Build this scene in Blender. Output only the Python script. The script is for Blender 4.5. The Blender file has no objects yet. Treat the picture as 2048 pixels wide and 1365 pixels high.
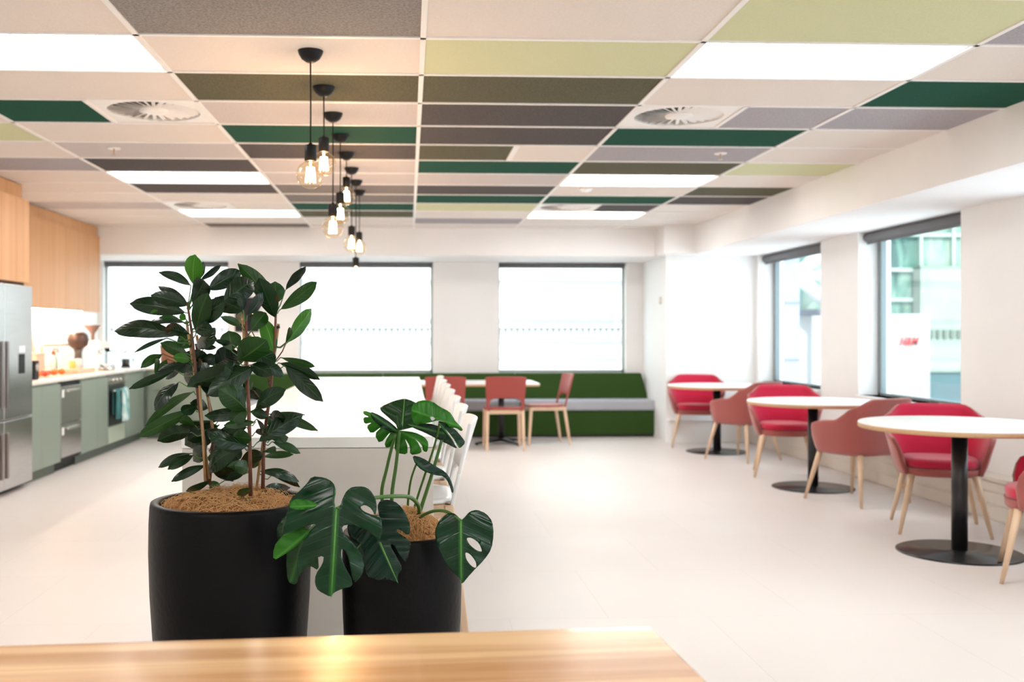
import bpy, math, random
from math import sin, cos, pi, radians, atan2, sqrt
from mathutils import Vector, Matrix, geometry
random.seed(7)
C = bpy.context.scene.collection
# ------------------------------------------------------------------ camera, world, sun, exposure
FPX = 2015.0; CX = 905.0; HY = 668.0; VPX = 817.0; H = 1.28
TH = math.atan((CX - VPX) / FPX); cT, sT = cos(TH), sin(TH)
cam_d = bpy.data.cameras.new('camera'); cam = bpy.data.objects.new('camera', cam_d); C.objects.link(cam)
cam.location = (0, 0, H); cam.rotation_euler = (pi / 2, 0, -TH)
cam_d.sensor_width = 36; cam_d.lens = FPX * 36 / 2048
cam_d.shift_x = (1024 - CX) / 2048; cam_d.shift_y = -(682.5 - HY) / 2048
cam_d.clip_start = 0.05; cam_d.clip_end = 300
cam_d.dof.use_dof = True; cam_d.dof.focus_distance = 2.95; cam_d.dof.aperture_fstop = 3.2
bpy.context.scene.camera = cam
w = bpy.data.worlds.new('World'); bpy.context.scene.world = w; w.use_nodes = True
bg = w.node_tree.nodes['Background']; bg.inputs[0].default_value = (0.78, 0.89, 1.0, 1); bg.inputs[1].default_value = 3.2
sun_d = bpy.data.lights.new('sun', 'SUN'); sun = bpy.data.objects.new('sun', sun_d); C.objects.link(sun)
sun_d.energy = 4.5; sun_d.angle = radians(1.0); sun_d.color = (1, .97, .92)
sun.rotation_euler = Vector((0.12, 0.72, -0.60)).to_track_quat('-Z', 'Y').to_euler()
vs = bpy.context.scene.view_settings
vs.view_transform = 'Standard'; vs.look = 'None'; vs.gamma = 1; vs.exposure = 0.64; vs.use_curve_mapping = False
PANEL_L = 11.0      # radiance of the ceiling light panels

# ------------------------------------------------------------------ coordinates
def P(px, py, z):
    a = (px - CX) / FPX
    return Vector((z * (a * cT + sT), z * (cT - a * sT), H + (HY - py) / FPX * z))
def FL(px, py, h=0.0):
    p = P(px, py, FPX * (H - h) / (py - HY)); return p

# ------------------------------------------------------------------ materials
def nm(name):
    m = bpy.data.materials.new(name); m.use_nodes = True
    return m, m.node_tree.nodes, m.node_tree.links, m.node_tree.nodes['Principled BSDF']
def mat(name, col, rough=.5, metal=0, noise=0, nscale=40, bump=0, bscale=200, coat=0, spec=.5, sheen=0, stretch=None, col2=None, ndetail=3):
    m, N, L, b = nm(name)
    b.inputs['Base Color'].default_value = (*col, 1); b.inputs['Roughness'].default_value = rough
    b.inputs['Metallic'].default_value = metal; b.inputs['Coat Weight'].default_value = coat
    b.inputs['Specular IOR Level'].default_value = spec
    if sheen: b.inputs['Sheen Weight'].default_value = sheen
    tc = N.new('ShaderNodeTexCoord'); mp = N.new('ShaderNodeMapping'); L.new(tc.outputs['Object'], mp.inputs[0])
    if stretch: mp.inputs['Scale'].default_value = stretch
    if noise or col2:
        n = N.new('ShaderNodeTexNoise'); n.inputs['Scale'].default_value = nscale; n.inputs['Detail'].default_value = ndetail
        L.new(mp.outputs[0], n.inputs['Vector'])
        r = N.new('ShaderNodeValToRGB'); L.new(n.outputs['Fac'], r.inputs[0])
        r.color_ramp.elements[0].position = .35; r.color_ramp.elements[1].position = .65
        c2 = col2 if col2 else tuple(c * (1 - noise) for c in col)
        r.color_ramp.elements[0].color = (*c2, 1); r.color_ramp.elements[1].color = (*col, 1)
        L.new(r.outputs[0], b.inputs['Base Color'])
    if bump:
        n = N.new('ShaderNodeTexNoise'); n.inputs['Scale'].default_value = bscale; L.new(mp.outputs[0], n.inputs['Vector'])
        bp = N.new('ShaderNodeBump'); bp.inputs['Strength'].default_value = bump; bp.inputs['Distance'].default_value = .01
        L.new(n.outputs['Fac'], bp.inputs['Height']); L.new(bp.outputs[0], b.inputs['Normal'])
    return m
def emis(name, col, s):
    m, N, L, b = nm(name)
    b.inputs['Base Color'].default_value = (*col, 1); b.inputs['Emission Color'].default_value = (*col, 1); b.inputs['Emission Strength'].default_value = s
    return m
def glass(name, tint, gl=.08):
    m, N, L, b = nm(name); N.remove(b)
    t = N.new('ShaderNodeBsdfTransparent'); t.inputs[0].default_value = (*tint, 1)
    g = N.new('ShaderNodeBsdfGlossy'); g.inputs['Roughness'].default_value = .02
    fr = N.new('ShaderNodeLayerWeight'); fr.inputs['Blend'].default_value = .5
    pw = N.new('ShaderNodeMath'); pw.operation = 'POWER'; L.new(fr.outputs['Facing'], pw.inputs[0]); pw.inputs[1].default_value = 4
    ma = N.new('ShaderNodeMath'); ma.operation = 'MULTIPLY_ADD'; L.new(pw.outputs[0], ma.inputs[0]); ma.inputs[1].default_value = gl * 5; ma.inputs[2].default_value = gl * .4
    mx = N.new('ShaderNodeMixShader'); L.new(ma.outputs[0], mx.inputs[0]); L.new(t.outputs[0], mx.inputs[1]); L.new(g.outputs[0], mx.inputs[2])
    L.new(mx.outputs[0], N['Material Output'].inputs[0]); return m
def leafmat(name, col, vein, rough=.32, freq=9.0, vstr=.5, trans=0.0, spot=None):
    m, N, L, b = nm(name)
    uv = N.new('ShaderNodeUVMap'); sp = N.new('ShaderNodeSeparateXYZ'); L.new(uv.outputs[0], sp.inputs[0])
    def M(op, a, c=None, d=None):
        n = N.new('ShaderNodeMath'); n.operation = op
        for i, x in enumerate((a, c, d)):
            if x is None: continue
            if isinstance(x, (int, float)): n.inputs[i].default_value = x
            else: L.new(x, n.inputs[i])
        return n.outputs[0]
    q = M('ABSOLUTE', sp.outputs[1])
    mid = M('SUBTRACT', 1.0, M('SMOOTH_MIN', M('MULTIPLY', q, 22.0), 1.0, .2))
    ph = M('FRACT', M('MULTIPLY', M('SUBTRACT', sp.outputs[0], M('MULTIPLY', q, .45)), freq))
    side = M('SUBTRACT', 1.0, M('SMOOTH_MIN', M('MULTIPLY', M('ABSOLUTE', M('SUBTRACT', ph, .5)), 9.0), 1.0, .2))
    v = M('MAXIMUM', M('MULTIPLY', side, vstr * .45), M('MAXIMUM', mid, 0.0)); v.node.use_clamp = True
    n = N.new('ShaderNodeTexNoise'); n.inputs['Scale'].default_value = 9; n.inputs['Detail'].default_value = 2
    tc = N.new('ShaderNodeTexCoord'); L.new(tc.outputs['Object'], n.inputs['Vector'])
    r = N.new('ShaderNodeValToRGB'); L.new(n.outputs['Fac'], r.inputs[0])
    r.color_ramp.elements[0].position = .35; r.color_ramp.elements[1].position = .7
    r.color_ramp.elements[0].color = (*[c * .7 for c in col], 1); r.color_ramp.elements[1].color = (*[c * 1.2 for c in col], 1)
    if spot:
        e = r.color_ramp.elements.new(.72); e.color = (*spot, 1)
    mx = N.new('ShaderNodeMix'); mx.data_type = 'RGBA'; L.new(v, mx.inputs[0]); L.new(r.outputs[0], mx.inputs[6]); mx.inputs[7].default_value = (*vein, 1)
    L.new(mx.outputs[2], b.inputs['Base Color']); b.inputs['Roughness'].default_value = rough
    b.inputs['Specular IOR Level'].default_value = .30
    b.inputs['Subsurface Weight'].default_value = 0
    bp = N.new('ShaderNodeBump'); bp.inputs['Strength'].default_value = .3; bp.inputs['Distance'].default_value = .002; bp.invert = True
    L.new(M('MAXIMUM', side, mid), bp.inputs['Height']); L.new(bp.outputs[0], b.inputs['Normal'])
    if trans:
        t = N.new('ShaderNodeBsdfTranslucent'); t.inputs[0].default_value = (col[0] * 3.5, col[1] * 3, col[2] * 1.5, 1)
        ms = N.new('ShaderNodeMixShader'); ms.inputs[0].default_value = trans
        L.new(b.outputs[0], ms.inputs[1]); L.new(t.outputs[0], ms.inputs[2]); L.new(ms.outputs[0], N['Material Output'].inputs[0])
    return m
def woodmat(name, c1, c2, axis='X', scale=1.0, rough=.4, plank=0, coat=0):
    m, N, L, b = nm(name)
    tc = N.new('ShaderNodeTexCoord'); mp = N.new('ShaderNodeMapping'); L.new(tc.outputs['Object'], mp.inputs[0])
    s = {'X': (.6, 14, 14), 'Y': (14, .6, 14), 'Z': (14, 14, .6)}[axis]
    mp.inputs['Scale'].default_value = tuple(v * scale for v in s)
    vec = mp.outputs[0]
    if plank:
        sp = N.new('ShaderNodeSeparateXYZ'); L.new(tc.outputs['Object'], sp.inputs[0])
        d = N.new('ShaderNodeMath'); d.operation = 'DIVIDE'; L.new(sp.outputs[1 if axis == 'X' else 0 if axis == 'Y' else 1], d.inputs[0]); d.inputs[1].default_value = plank
        f = N.new('ShaderNodeMath'); f.operation = 'FLOOR'; L.new(d.outputs[0], f.inputs[0])
        wn = N.new('ShaderNodeTexWhiteNoise'); wn.noise_dimensions = '1D'; L.new(f.outputs[0], wn.inputs['W'])
        va = N.new('ShaderNodeVectorMath'); va.operation = 'MULTIPLY_ADD'; L.new(wn.outputs['Color'], va.inputs[0]); va.inputs[1].default_value = (13, 7, 5); L.new(mp.outputs[0], va.inputs[2]); vec = va.outputs[0]
    n = N.new('ShaderNodeTexNoise'); n.inputs['Scale'].default_value = 1; n.inputs['Detail'].default_value = 5; n.inputs['Distortion'].default_value = .6; L.new(vec, n.inputs['Vector'])
    r = N.new('ShaderNodeValToRGB'); L.new(n.outputs['Fac'], r.inputs[0])
    r.color_ramp.elements[0].position = .32; r.color_ramp.elements[1].position = .6
    r.color_ramp.elements[0].color = (*c2, 1); r.color_ramp.elements[1].color = (*c1, 1)
    out = r.outputs[0]
    if plank:
        mx = N.new('ShaderNodeMix'); mx.data_type = 'RGBA'; mx.blend_type = 'MULTIPLY'; mx.inputs[0].default_value = 1
        rr = N.new('ShaderNodeValToRGB'); L.new(wn.outputs['Value'], rr.inputs[0]); rr.color_ramp.elements[0].color = (.93, .90, .87, 1); rr.color_ramp.elements[1].color = (1, 1, 1, 1)
        L.new(out, mx.inputs[6]); L.new(rr.outputs[0], mx.inputs[7]); out = mx.outputs[2]
    L.new(out, b.inputs['Base Color']); b.inputs['Roughness'].default_value = rough; b.inputs['Coat Weight'].default_value = coat
    return m
M = {}
M['wall'] = mat('white_paint', (.88, .87, .86), .6, noise=.02, nscale=3)
M['soffit'] = mat('plaster_white', (.87, .85, .84), .6, noise=.02, nscale=3)
M['grid'] = mat('grid_white', (.86, .82, .79), .45)
TILE = {'c': ((.78, .70, .64), .05), 's': ((.33, .30, .285), .35), 'o': ((.130, .122, .078), .35), 'p': ((.60, .545, .53), .12), 'g': ((.010, .078, .048), .25),
        'd': ((.112, .098, .098), .35), 'm': ((.24, .215, .205), .3), 'w': ((.80, .74, .69), .04), 'l': ((.64, .64, .40), .05), 'y': ((.43, .40, .42), .18)}
for k, (c, nz) in TILE.items(): M['tile_' + k] = mat('felt_tile_' + k, c, .9, noise=nz, nscale=90, bump=.15, bscale=150, spec=.15)
M['white'] = mat('white_laminate', (.88, .88, .87), .3)
M['whiteplastic'] = mat('white_plastic', (.80, .80, .80), .35)
M['black'] = mat('black_metal', (.012, .012, .014), .35)
M['darkplastic'] = mat('dark_plastic', (.005, .0045, .005), .45, spec=.25)
M['pot'] = mat('charcoal_fibre_pot', (.003, .0026, .003), .42, noise=.25, nscale=6, bump=.1, bscale=60, spec=.12)
M['coir'] = mat('coir', (.50, .25, .10), .9, col2=(.22, .09, .03), nscale=60, bump=.8, bscale=220, spec=.1)
M['fibre'] = mat('coir_fibre', (.62, .36, .16), .8, spec=.15)
M['steel'] = mat('brushed_steel', (.55, .54, .54), .24, metal=1, noise=.08, nscale=4, stretch=(1, 1, 30))
M['chrome'] = mat('chrome', (.7, .66, .62), .15, metal=1)
M['sage'] = mat('sage_green_laminate', (.235, .285, .235), .38)
M['kick'] = mat('dark_kickboard', (.10, .12, .10), .5)
M['stone'] = mat('pale_stone', (.80, .76, .70), .3, noise=.04, nscale=14)
M['islandpanel'] = mat('warm_white_stone', (.66, .61, .55), .4, noise=.06, nscale=5)
M['islandtop'] = mat('island_stone_top', (.88, .87, .84), .25, noise=.03, nscale=9)
M['timber'] = woodmat('maple_veneer', (.66, .36, .165), (.60, .31, .135), 'Z', .45, .45, plank=.25)
M['table_timber'] = woodmat('table_timber', (.80, .53, .28), (.46, .22, .08), 'X', 1.0, .22, plank=.135, coat=.3)
M['ash'] = woodmat('ash_wood', (.74, .54, .37), (.66, .46, .31), 'Z', 1.6, .4)
M['ashX'] = woodmat('ash_wood_rail', (.74, .54, .37), (.66, .46, .31), 'X', 1.6, .4)
M['redplastic'] = mat('brick_red_plastic', (.36, .062, .052), .45)
M['rose'] = mat('dusty_rose_fabric', (.40, .108, .095), .85, noise=.12, nscale=260, bump=.2, bscale=500, sheen=.4, spec=.2)
M['crimson'] = mat('crimson_fabric', (.56, .012, .055), .85, noise=.1, nscale=260, bump=.2, bscale=500, sheen=.5, spec=.2)
M['moss'] = mat('moss_green_fabric', (.032, .072, .014), .9, noise=.1, nscale=200, sheen=.12, spec=.15)
M['greyfab'] = mat('pale_grey_fabric', (.42, .43, .47), .85, noise=.06, nscale=200, spec=.2)
M['basemetal'] = mat('black_base_plate', (.02, .022, .022), .25, metal=.3)
M['plyedge'] = mat('ply_edge', (.60, .38, .20), .5, noise=.2, nscale=60, stretch=(1, 1, 12))
M['frame'] = mat('window_frame_grey', (.20, .24, .25), .4)
M['frame_pale'] = mat('window_frame_pale', (.42, .48, .46), .4)
M['blind'] = mat('blind_grey', (.15, .15, .16), .6)
M['clear'] = glass('clear_glass', (.97, 1, .985)); M['bulb'] = glass('amber_clear_glass', (1, .93, .81), .14)
M['jar'] = glass('jar_glass', (.85, .88, .88), .12)
M['filament'] = emis('filament', (1, .70, .36), 30)
M['panel'] = emis('light_panel', (1, .985, .965), PANEL_L)
M['led'] = emis('led_strip', (1, .86, .70), 50)
M['leaf_dark'] = leafmat('leaf_dark', (.0055, .024, .007), (.018, .055, .014), .25, 9, .3, .03, (.05, .02, .006))
M['leaf_mid'] = leafmat('leaf_mid', (.009, .042, .006), (.045, .11, .02), .32, 9, .3, .12)
M['leaf_bright'] = leafmat('leaf_bright', (.022, .11, .008), (.10, .24, .04), .4, 9, .35, .22)  # light green of leaf undersides, with backlight also put into the colour
M['leaf_grey'] = leafmat('leaf_grey', (.012, .026, .016), (.03, .05, .03), .2, 9, .25, 0)
M['mon_dark'] = leafmat('monstera_dark', (.003, .030, .010), (.03, .16, .025), .24, 9, .16, .05)
M['mon_teal'] = leafmat('monstera_blue_green', (.0035, .024, .013), (.015, .06, .025), .22, 9, .16, .03)
M['mon_bright'] = leafmat('monstera_bright', (.020, .14, .005), (.07, .27, .035), .38, 9, .2, .2)
M['mon_mid'] = leafmat('monstera_mid', (.007, .045, .007), (.03, .11, .02), .34, 9, .2, .1)
M['mon_yellow'] = leafmat('monstera_yellowed', (.020, .15, .006), (.07, .27, .035), .32, 9, .2, .2, (.42, .28, .03))
M['stalk'] = mat('green_stalk', (.05, .13, .02), .4); M['bark'] = mat('red_brown_bark', (.16, .055, .03), .6, noise=.4, nscale=50)
M['bamboo'] = mat('bamboo_cane', (.46, .27, .12), .5, noise=.25, nscale=40)

# ------------------------------------------------------------------ mesh builder
class MB:
    def __init__(s): s.v = []; s.f = []; s.m = []; s.uv = {}; s.sm = []
    def face(s, idx, m=0, sm=False, uv=None):
        s.f.append(idx); s.m.append(m); s.sm.append(sm)
        if uv: s.uv[len(s.f) - 1] = uv
    def add(s, vs, fs, m=0, sm=False):
        o = len(s.v); s.v += [Vector(v) for v in vs]
        for f in fs: s.face([i + o for i in f], m, sm)
    def box(s, x0, x1, y0, y1, z0, z1, m=0, R=None, T=None):
        vs = [Vector((x, y, z)) for z in (z0, z1) for y in (y0, y1) for x in (x0, x1)]
        if R is not None: vs = [R @ v for v in vs]
        if T is not None: vs = [v + Vector(T) for v in vs]
        s.add(vs, [(0, 2, 3, 1), (4, 5, 7, 6), (0, 1, 5, 4), (2, 6, 7, 3), (0, 4, 6, 2), (1, 3, 7, 5)], m); return s
    def hexa(s, b, t, m=0):   # b, t: four points each, counter-clockwise
        s.add(list(b) + list(t), [(3, 2, 1, 0), (4, 5, 6, 7), (0, 1, 5, 4), (1, 2, 6, 5), (2, 3, 7, 6), (3, 0, 4, 7)], m); return s
    def tube(s, pts, rad, n=10, m=0, caps=True, sm=True):
        pts = [Vector(p) for p in pts]; rad = rad if isinstance(rad, (list, tuple)) else [rad] * len(pts)
        o = len(s.v); up = None
        for i, p in enumerate(pts):
            d = (pts[min(i + 1, len(pts) - 1)] - pts[max(i - 1, 0)]).normalized()
            if up is None: up = d.orthogonal().normalized()
            a = (up - d * up.dot(d)).normalized(); up = a; b = d.cross(a)
            for k in range(n):
                t = 2 * pi * k / n; s.v.append(p + (a * cos(t) + b * sin(t)) * rad[i])
        for i in range(len(pts) - 1):
            for k in range(n):
                k2 = (k + 1) % n; s.face([o + i * n + k, o + i * n + k2, o + (i + 1) * n + k2, o + (i + 1) * n + k], m, sm)
        if caps:
            s.face([o + k for k in range(n)][::-1], m); s.face([o + (len(pts) - 1) * n + k for k in range(n)], m)
        return s
    def lathe(s, prof, c=(0, 0, 0), n=32, m=0, sm=True, sx=1, sy=1):
        o = len(s.v); c = Vector(c)
        for r, z in prof:
            for k in range(n):
                t = 2 * pi * k / n; s.v.append(c + Vector((r * cos(t) * sx, r * sin(t) * sy, z)))
        for i in range(len(prof) - 1):
            for k in range(n):
                k2 = (k + 1) % n; s.face([o + i * n + k, o + i * n + k2, o + (i + 1) * n + k2, o + (i + 1) * n + k], m, sm)
        if prof[0][0] > 1e-5: s.face([o + k for k in range(n)][::-1], m)
        if prof[-1][0] > 1e-5: s.face([o + (len(prof) - 1) * n + k for k in range(n)], m)
        return s
    def ball(s, c, r, n=16, m=0, sz=1): return s.lathe([(max(r * sin(pi * i / n), 1e-6), -r * cos(pi * i / n) * sz) for i in range(n + 1)], c, n, m)
    def grid(s, fn, nu, nv, m=0, sm=True, uv=None, mfn=None):
        o = len(s.v)
        for i in range(nu + 1):
            for j in range(nv + 1): s.v.append(Vector(fn(i / nu, j / nv)))
        for i in range(nu):
            for j in range(nv):
                q = [(i, j), (i + 1, j), (i + 1, j + 1), (i, j + 1)]
                s.face([o + a * (nv + 1) + b for a, b in q], mfn(i / nu, j / nv) if mfn else m, sm, [uv(a / nu, b / nv) for a, b in q] if uv else None)
        return s
    def build(s, name, mats, parent=None, origin=None, bevel=0, seg=2, solid=0, sub=0, offset=0, rim=False, moff=0):
        me = bpy.data.meshes.new(name)
        vs = [v - Vector(origin) for v in s.v] if origin is not None else s.v
        me.from_pydata([tuple(v) for v in vs], [], s.f)
        mats = mats if isinstance(mats, (list, tuple)) else [mats]
        for m in mats: me.materials.append(m)
        me.polygons.foreach_set('material_index', s.m); me.polygons.foreach_set('use_smooth', s.sm)
        if s.uv:
            l = me.uv_layers.new(name='UVMap')
            for fi, u in s.uv.items():
                for k, li in enumerate(me.polygons[fi].loop_indices): l.data[li].uv = u[k]
        me.update()
        o = bpy.data.objects.new(name, me); C.objects.link(o)
        if parent: o.parent = parent
        elif origin is not None: o.location = origin
        if sub: md = o.modifiers.new('sub', 'SUBSURF'); md.levels = md.render_levels = sub
        if solid:
            md = o.modifiers.new('solid', 'SOLIDIFY'); md.thickness = solid; md.offset = offset; md.material_offset = moff; md.material_offset_rim = 0
        if bevel: md = o.modifiers.new('bevel', 'BEVEL'); md.width = bevel; md.segments = seg; md.limit_method = 'ANGLE'; md.angle_limit = radians(40)
        return o
def thing(name, label, cat, loc=(0, 0, 0), rz=0, group=None, scale=1):
    o = bpy.data.objects.new(name, None); C.objects.link(o); o.empty_display_size = .05
    o.location = loc; o.rotation_euler = (0, 0, rz); o.scale = (scale,) * 3; o['label'] = label; o['category'] = cat
    if group: o['group'] = group
    return o
def tag(o, label, cat, group=None):
    o['label'] = label; o['category'] = cat
    if group: o['group'] = group
    return o
def struct(o): o['kind'] = 'structure'; return o
def dup(root, loc=None, rz=None, label=None, group=None, scale=None):
    r = root.copy(); C.objects.link(r)
    if loc is not None: r.location = loc
    if rz is not None: r.rotation_euler = (0, 0, rz)
    if label: r['label'] = label
    if group: r['group'] = group
    if scale: r.scale = (scale,) * 3
    def kids(a, b):
        for ch in [c for c in C.objects if c.parent == a]:
            c = ch.copy(); C.objects.link(c); c.parent = b; kids(ch, c)
    kids(root, r); return r

# ================================================================== ROOM SHELL
CEIL = 2.535; SOF = 2.205; XW = 4.12; XL = -3.95; YB = 13.0; YR = -4.0; T = .3
fm, N, L, b = nm('floor_vinyl')
tc = N.new('ShaderNodeTexCoord'); n1 = N.new('ShaderNodeTexNoise'); n1.inputs['Scale'].default_value = .7; n1.inputs['Detail'].default_value = 4; L.new(tc.outputs['Object'], n1.inputs['Vector'])
r = N.new('ShaderNodeValToRGB'); L.new(n1.outputs['Fac'], r.inputs[0]); r.color_ramp.elements[0].position = .35; r.color_ramp.elements[1].position = .65
r.color_ramp.elements[0].color = (.69, .64, .61, 1); r.color_ramp.elements[1].color = (.725, .68, .655, 1)
br = N.new('ShaderNodeTexBrick'); L.new(tc.outputs['Object'], br.inputs['Vector']); br.inputs['Scale'].default_value = 1; br.inputs['Brick Width'].default_value = .9; br.inputs['Row Height'].default_value = .9; br.inputs['Mortar Size'].default_value = .002
br.inputs['Color1'].default_value = (1, 1, 1, 1); br.inputs['Color2'].default_value = (.985, .98, .975, 1); br.inputs['Mortar'].default_value = (.9, .88, .86, 1)
mx = N.new('ShaderNodeMix'); mx.data_type = 'RGBA'; mx.blend_type = 'MULTIPLY'; mx.inputs[0].default_value = 1; L.new(r.outputs[0], mx.inputs[6]); L.new(br.outputs[0], mx.inputs[7]); L.new(mx.outputs[2], b.inputs['Base Color'])
b.inputs['Roughness'].default_value = .42; b.inputs['Specular IOR Level'].default_value = .45
struct(MB().box(XL - T, XW + T, YR - T, YB + T, -.2, 0).build('floor', fm))
# ceiling tiles: columns and rows of felt tiles in a white grid
XG = [-3.538, -2.338, -1.138, .062, 1.262, 2.462, 3.662]
Y0 = 4.265
COLS = {  # rows -1 .. 12
 'A': 'cccclcyccwpwww', 'B': 'cLcGcpdLdwDLwm', 'E': 'scopgdppmmgoww', 'F': 'cloddHgpdglwyw', 'I': 'lLcVgyoLcgWLww', 'J': 'ycgyccldodwwww'}
COLS['A'] = 'cccc' + 'l' + 'c' + 'y' + 'ccwpwww'
names = ['A', 'B', 'E', 'F', 'I', 'J']
COLS['J'] = 'ycgyccwlcodwww'[:0] + 'yc' + 'g' + 'y' + 'c' + 'c' + 'l' + 'c' + 'o' + 'd' + 'wwww'
rnd = random.Random(3)
tm = list(TILE); tmi = {k: i for i, k in enumerate(tm)}
ce = MB(); lights = []; vents = []
for ci, cn in enumerate(names):
    x0, x1 = XG[ci], XG[ci + 1]
    if ci == 0: x0 = XL
    for r_ in range(-14, 13):
        y0 = Y0 + .6 * r_; y1 = min(y0 + .6, YB)
        if y0 < YR: y0 = YR
        if y1 <= YR: continue
        k = COLS[cn][r_ + 1] if r_ >= -1 else ('L' if (r_ in (-6, -12) and cn in 'BI') or (r_ in (-9,) and cn in 'EJ') else rnd.choice('cccpywglmoc'))
        if k == 'L': lights.append((x0, y0, cn, r_)); continue
        if k in 'GD' or k in 'VW':
            right = k == 'G'; mid = (x0 + x1) / 2
            vents.append((mid + .3 if right else x0 + .3, y0 + .3, k))
            other = {'G': 'g', 'D': 'w', 'V': 'y', 'W': 'd'}[k]
            ox0, ox1 = (x0, mid) if right else (mid, x1)
            ce.box(ox0, ox1, y0, y1, CEIL, CEIL + .03, tmi[other]); continue
        if k == 'H':
            ce.box(x0, (x0 + x1) / 2 + .06, y0, y1, CEIL, CEIL + .03, tmi['o']); ce.box((x0 + x1) / 2 + .06, x1, y0, y1, CEIL, CEIL + .03, tmi['c']); continue
        ce.box(x0, x1, y0, y1, CEIL, CEIL + .03, tmi[k])
ng = len(tm)
for x in XG[1:-1]: ce.box(x - .012, x + .012, YR, YB, CEIL - .006, CEIL + .02, ng)
for r_ in range(-14, 14):
    y = Y0 + .6 * r_
    if y > YR: ce.box(XL, 3.35, y - .012, y + .012, CEIL - .006, CEIL + .02, ng)
for xx, yy, k in vents:
    xe = xx - .3 if k == 'G' else xx + .3
    ce.box(xe - .012, xe + .012, yy - .3, yy + .3, CEIL - .006, CEIL + .02, ng)
ce.box((.062 + 1.262) / 2 + .04, (.062 + 1.262) / 2 + .08, Y0 + 2.4, Y0 + 3.0, CEIL - .006, CEIL + .02, ng)
ce.box(XL - T, XW + T, YR - T, YB + T, CEIL + .08, CEIL + .4, ng)
struct(ce.build('ceiling', [M['tile_' + k] for k in tm] + [M['grid']]))
LN = {('B', 0): 'large square lit ceiling panel at the upper left corner of the view', ('B', 6): 'lit ceiling panel on the left, second nearest of the left three', ('B', 10): 'lit ceiling panel on the left, farthest of the left three by the back wall',
      ('I', 0): 'large bright lit ceiling panel at upper right, beside the light green tile', ('I', 6): 'lit ceiling panel on the right, between olive tile and pale tile', ('I', 10): 'lit ceiling panel on the right, farthest of the right three by the back bulkhead'}
for x0, y0, cn, r_ in lights:
    lab = LN.get((cn, r_), 'lit white ceiling panel behind the camera, %s row, %s from the camera' % ({'B': 'left', 'E': 'left middle', 'I': 'right', 'J': 'far right'}[cn], {-6: 'first', -9: 'second', -12: 'third'}.get(r_, 'first')))
    t = thing('ceiling_light', lab, 'ceiling light', (x0 + .6, y0 + .3, CEIL), 0, 'lit panels in the ceiling grid')
    fr = MB()
    for a in ((-.588, .588, -.288, -.276), (-.588, .588, .276, .288), (-.588, -.576, -.276, .276), (.576, .588, -.276, .276)): fr.box(*a, 0, .05)
    fr.build('frame', M['grid'], t)
    MB().box(-.576, .576, -.276, .276, .012, .04).build('diffuser', M['panel'], t)
VN = {'G': 'round swirl air vent beside the dark green tile on the upper left', 'D': 'small far swirl air vent near the back left ceiling', 'V': 'round swirl air vent at upper right below the large lit panel', 'W': 'small far swirl air vent near the back right ceiling'}
for x, y, k in vents:
    t = thing('ceiling_vent', VN[k], 'air vent', (x, y, CEIL), 0, 'swirl air vents in the ceiling')
    pl = MB(); n = 48; R = .255
    ring = [(R * cos(2 * pi * i / n), R * sin(2 * pi * i / n)) for i in range(n)]
    sq = []
    for i in range(n):
        a = 2 * pi * i / n; s_ = .287 / max(abs(cos(a)), abs(sin(a))); sq.append((s_ * cos(a), s_ * sin(a)))
    for i in range(n):
        j = (i + 1) % n; pl.add([(*ring[i], 0), (*ring[j], 0), (*sq[j], 0), (*sq[i], 0)], [(0, 3, 2, 1)])
        pl.add([(*ring[i], 0), (*ring[j], 0), (*ring[j], .05), (*ring[i], .05)], [(0, 1, 2, 3)])
    pl.build('plate', M['grid'], t)
    MB().lathe([(.26, .055), (.26, .06)], n=32).build('backing', M['black'], t)
    bl = MB()
    for i in range(28):
        a = 2 * pi * i / 28; Rm = Matrix.Rotation(a, 3, 'Z') @ Matrix.Rotation(radians(-20), 3, 'X')
        bl.box(.07, .252, -.011, .011, -.001, .001, R=Rm, T=(0, 0, .012))
    bl.build('blade', M['grid'], t)['kind'] = 'stuff'
    MB().lathe([(.001, -.006), (.05, -.005), (.078, 0), (.078, .02)], n=32).build('hub', M['grid'], t)

# walls -------------------------------------------------------------
bw = MB()
wins_b = [(-3.88, -2.30), (-1.40, .316), (1.168, 2.826)]; SILLB = .76
xs = [XL - T] + [v for w_ in wins_b for v in w_] + [XW + T]
for i in range(0, len(xs), 2): bw.box(xs[i], xs[i + 1], YB, YB + .25, 0, SOF + .1)
for a, b_ in wins_b: bw.box(a, b_, YB, YB + .25, 0, SILLB); bw.box(a, b_, YB, YB + .25, SOF, SOF + .1)
bw.box(XL - T, XW + T, YB, YB + .25, SOF + .1, CEIL + .1)
struct(bw.build('wall_back', M['wall'])); struct(MB().box(3.045, XW, 11.80, YB, 0, SOF).build('wall_corner', M['wall']))
rw = MB()
wins_r = [(9.91, 11.70), (7.35, 9.06), (4.79, 6.50), (2.23, 3.94), (-.33, 1.38), (-2.9, -1.18)]; SILLR = .72
ys = [YB + .25] + [v for a in wins_r for v in (a[1], a[0])] + [YR - T]
for i in range(0, len(ys), 2): rw.box(XW, XW + T, ys[i + 1], ys[i], 0, CEIL + .1)
for a, b_ in wins_r: rw.box(XW, XW + T, a, b_, 0, SILLR); rw.box(XW, XW + T, a, b_, SOF, CEIL + .1)
struct(rw.build('wall_right', M['wall']))
struct(MB().box(XL - T, XL, YR - T, YB + .25, 0, CEIL + .1).build('wall_left', M['wall']))
struct(MB().box(XL, XW, YR - T, YR, 0, CEIL + .1).build('wall_behind', M['wall']))
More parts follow.
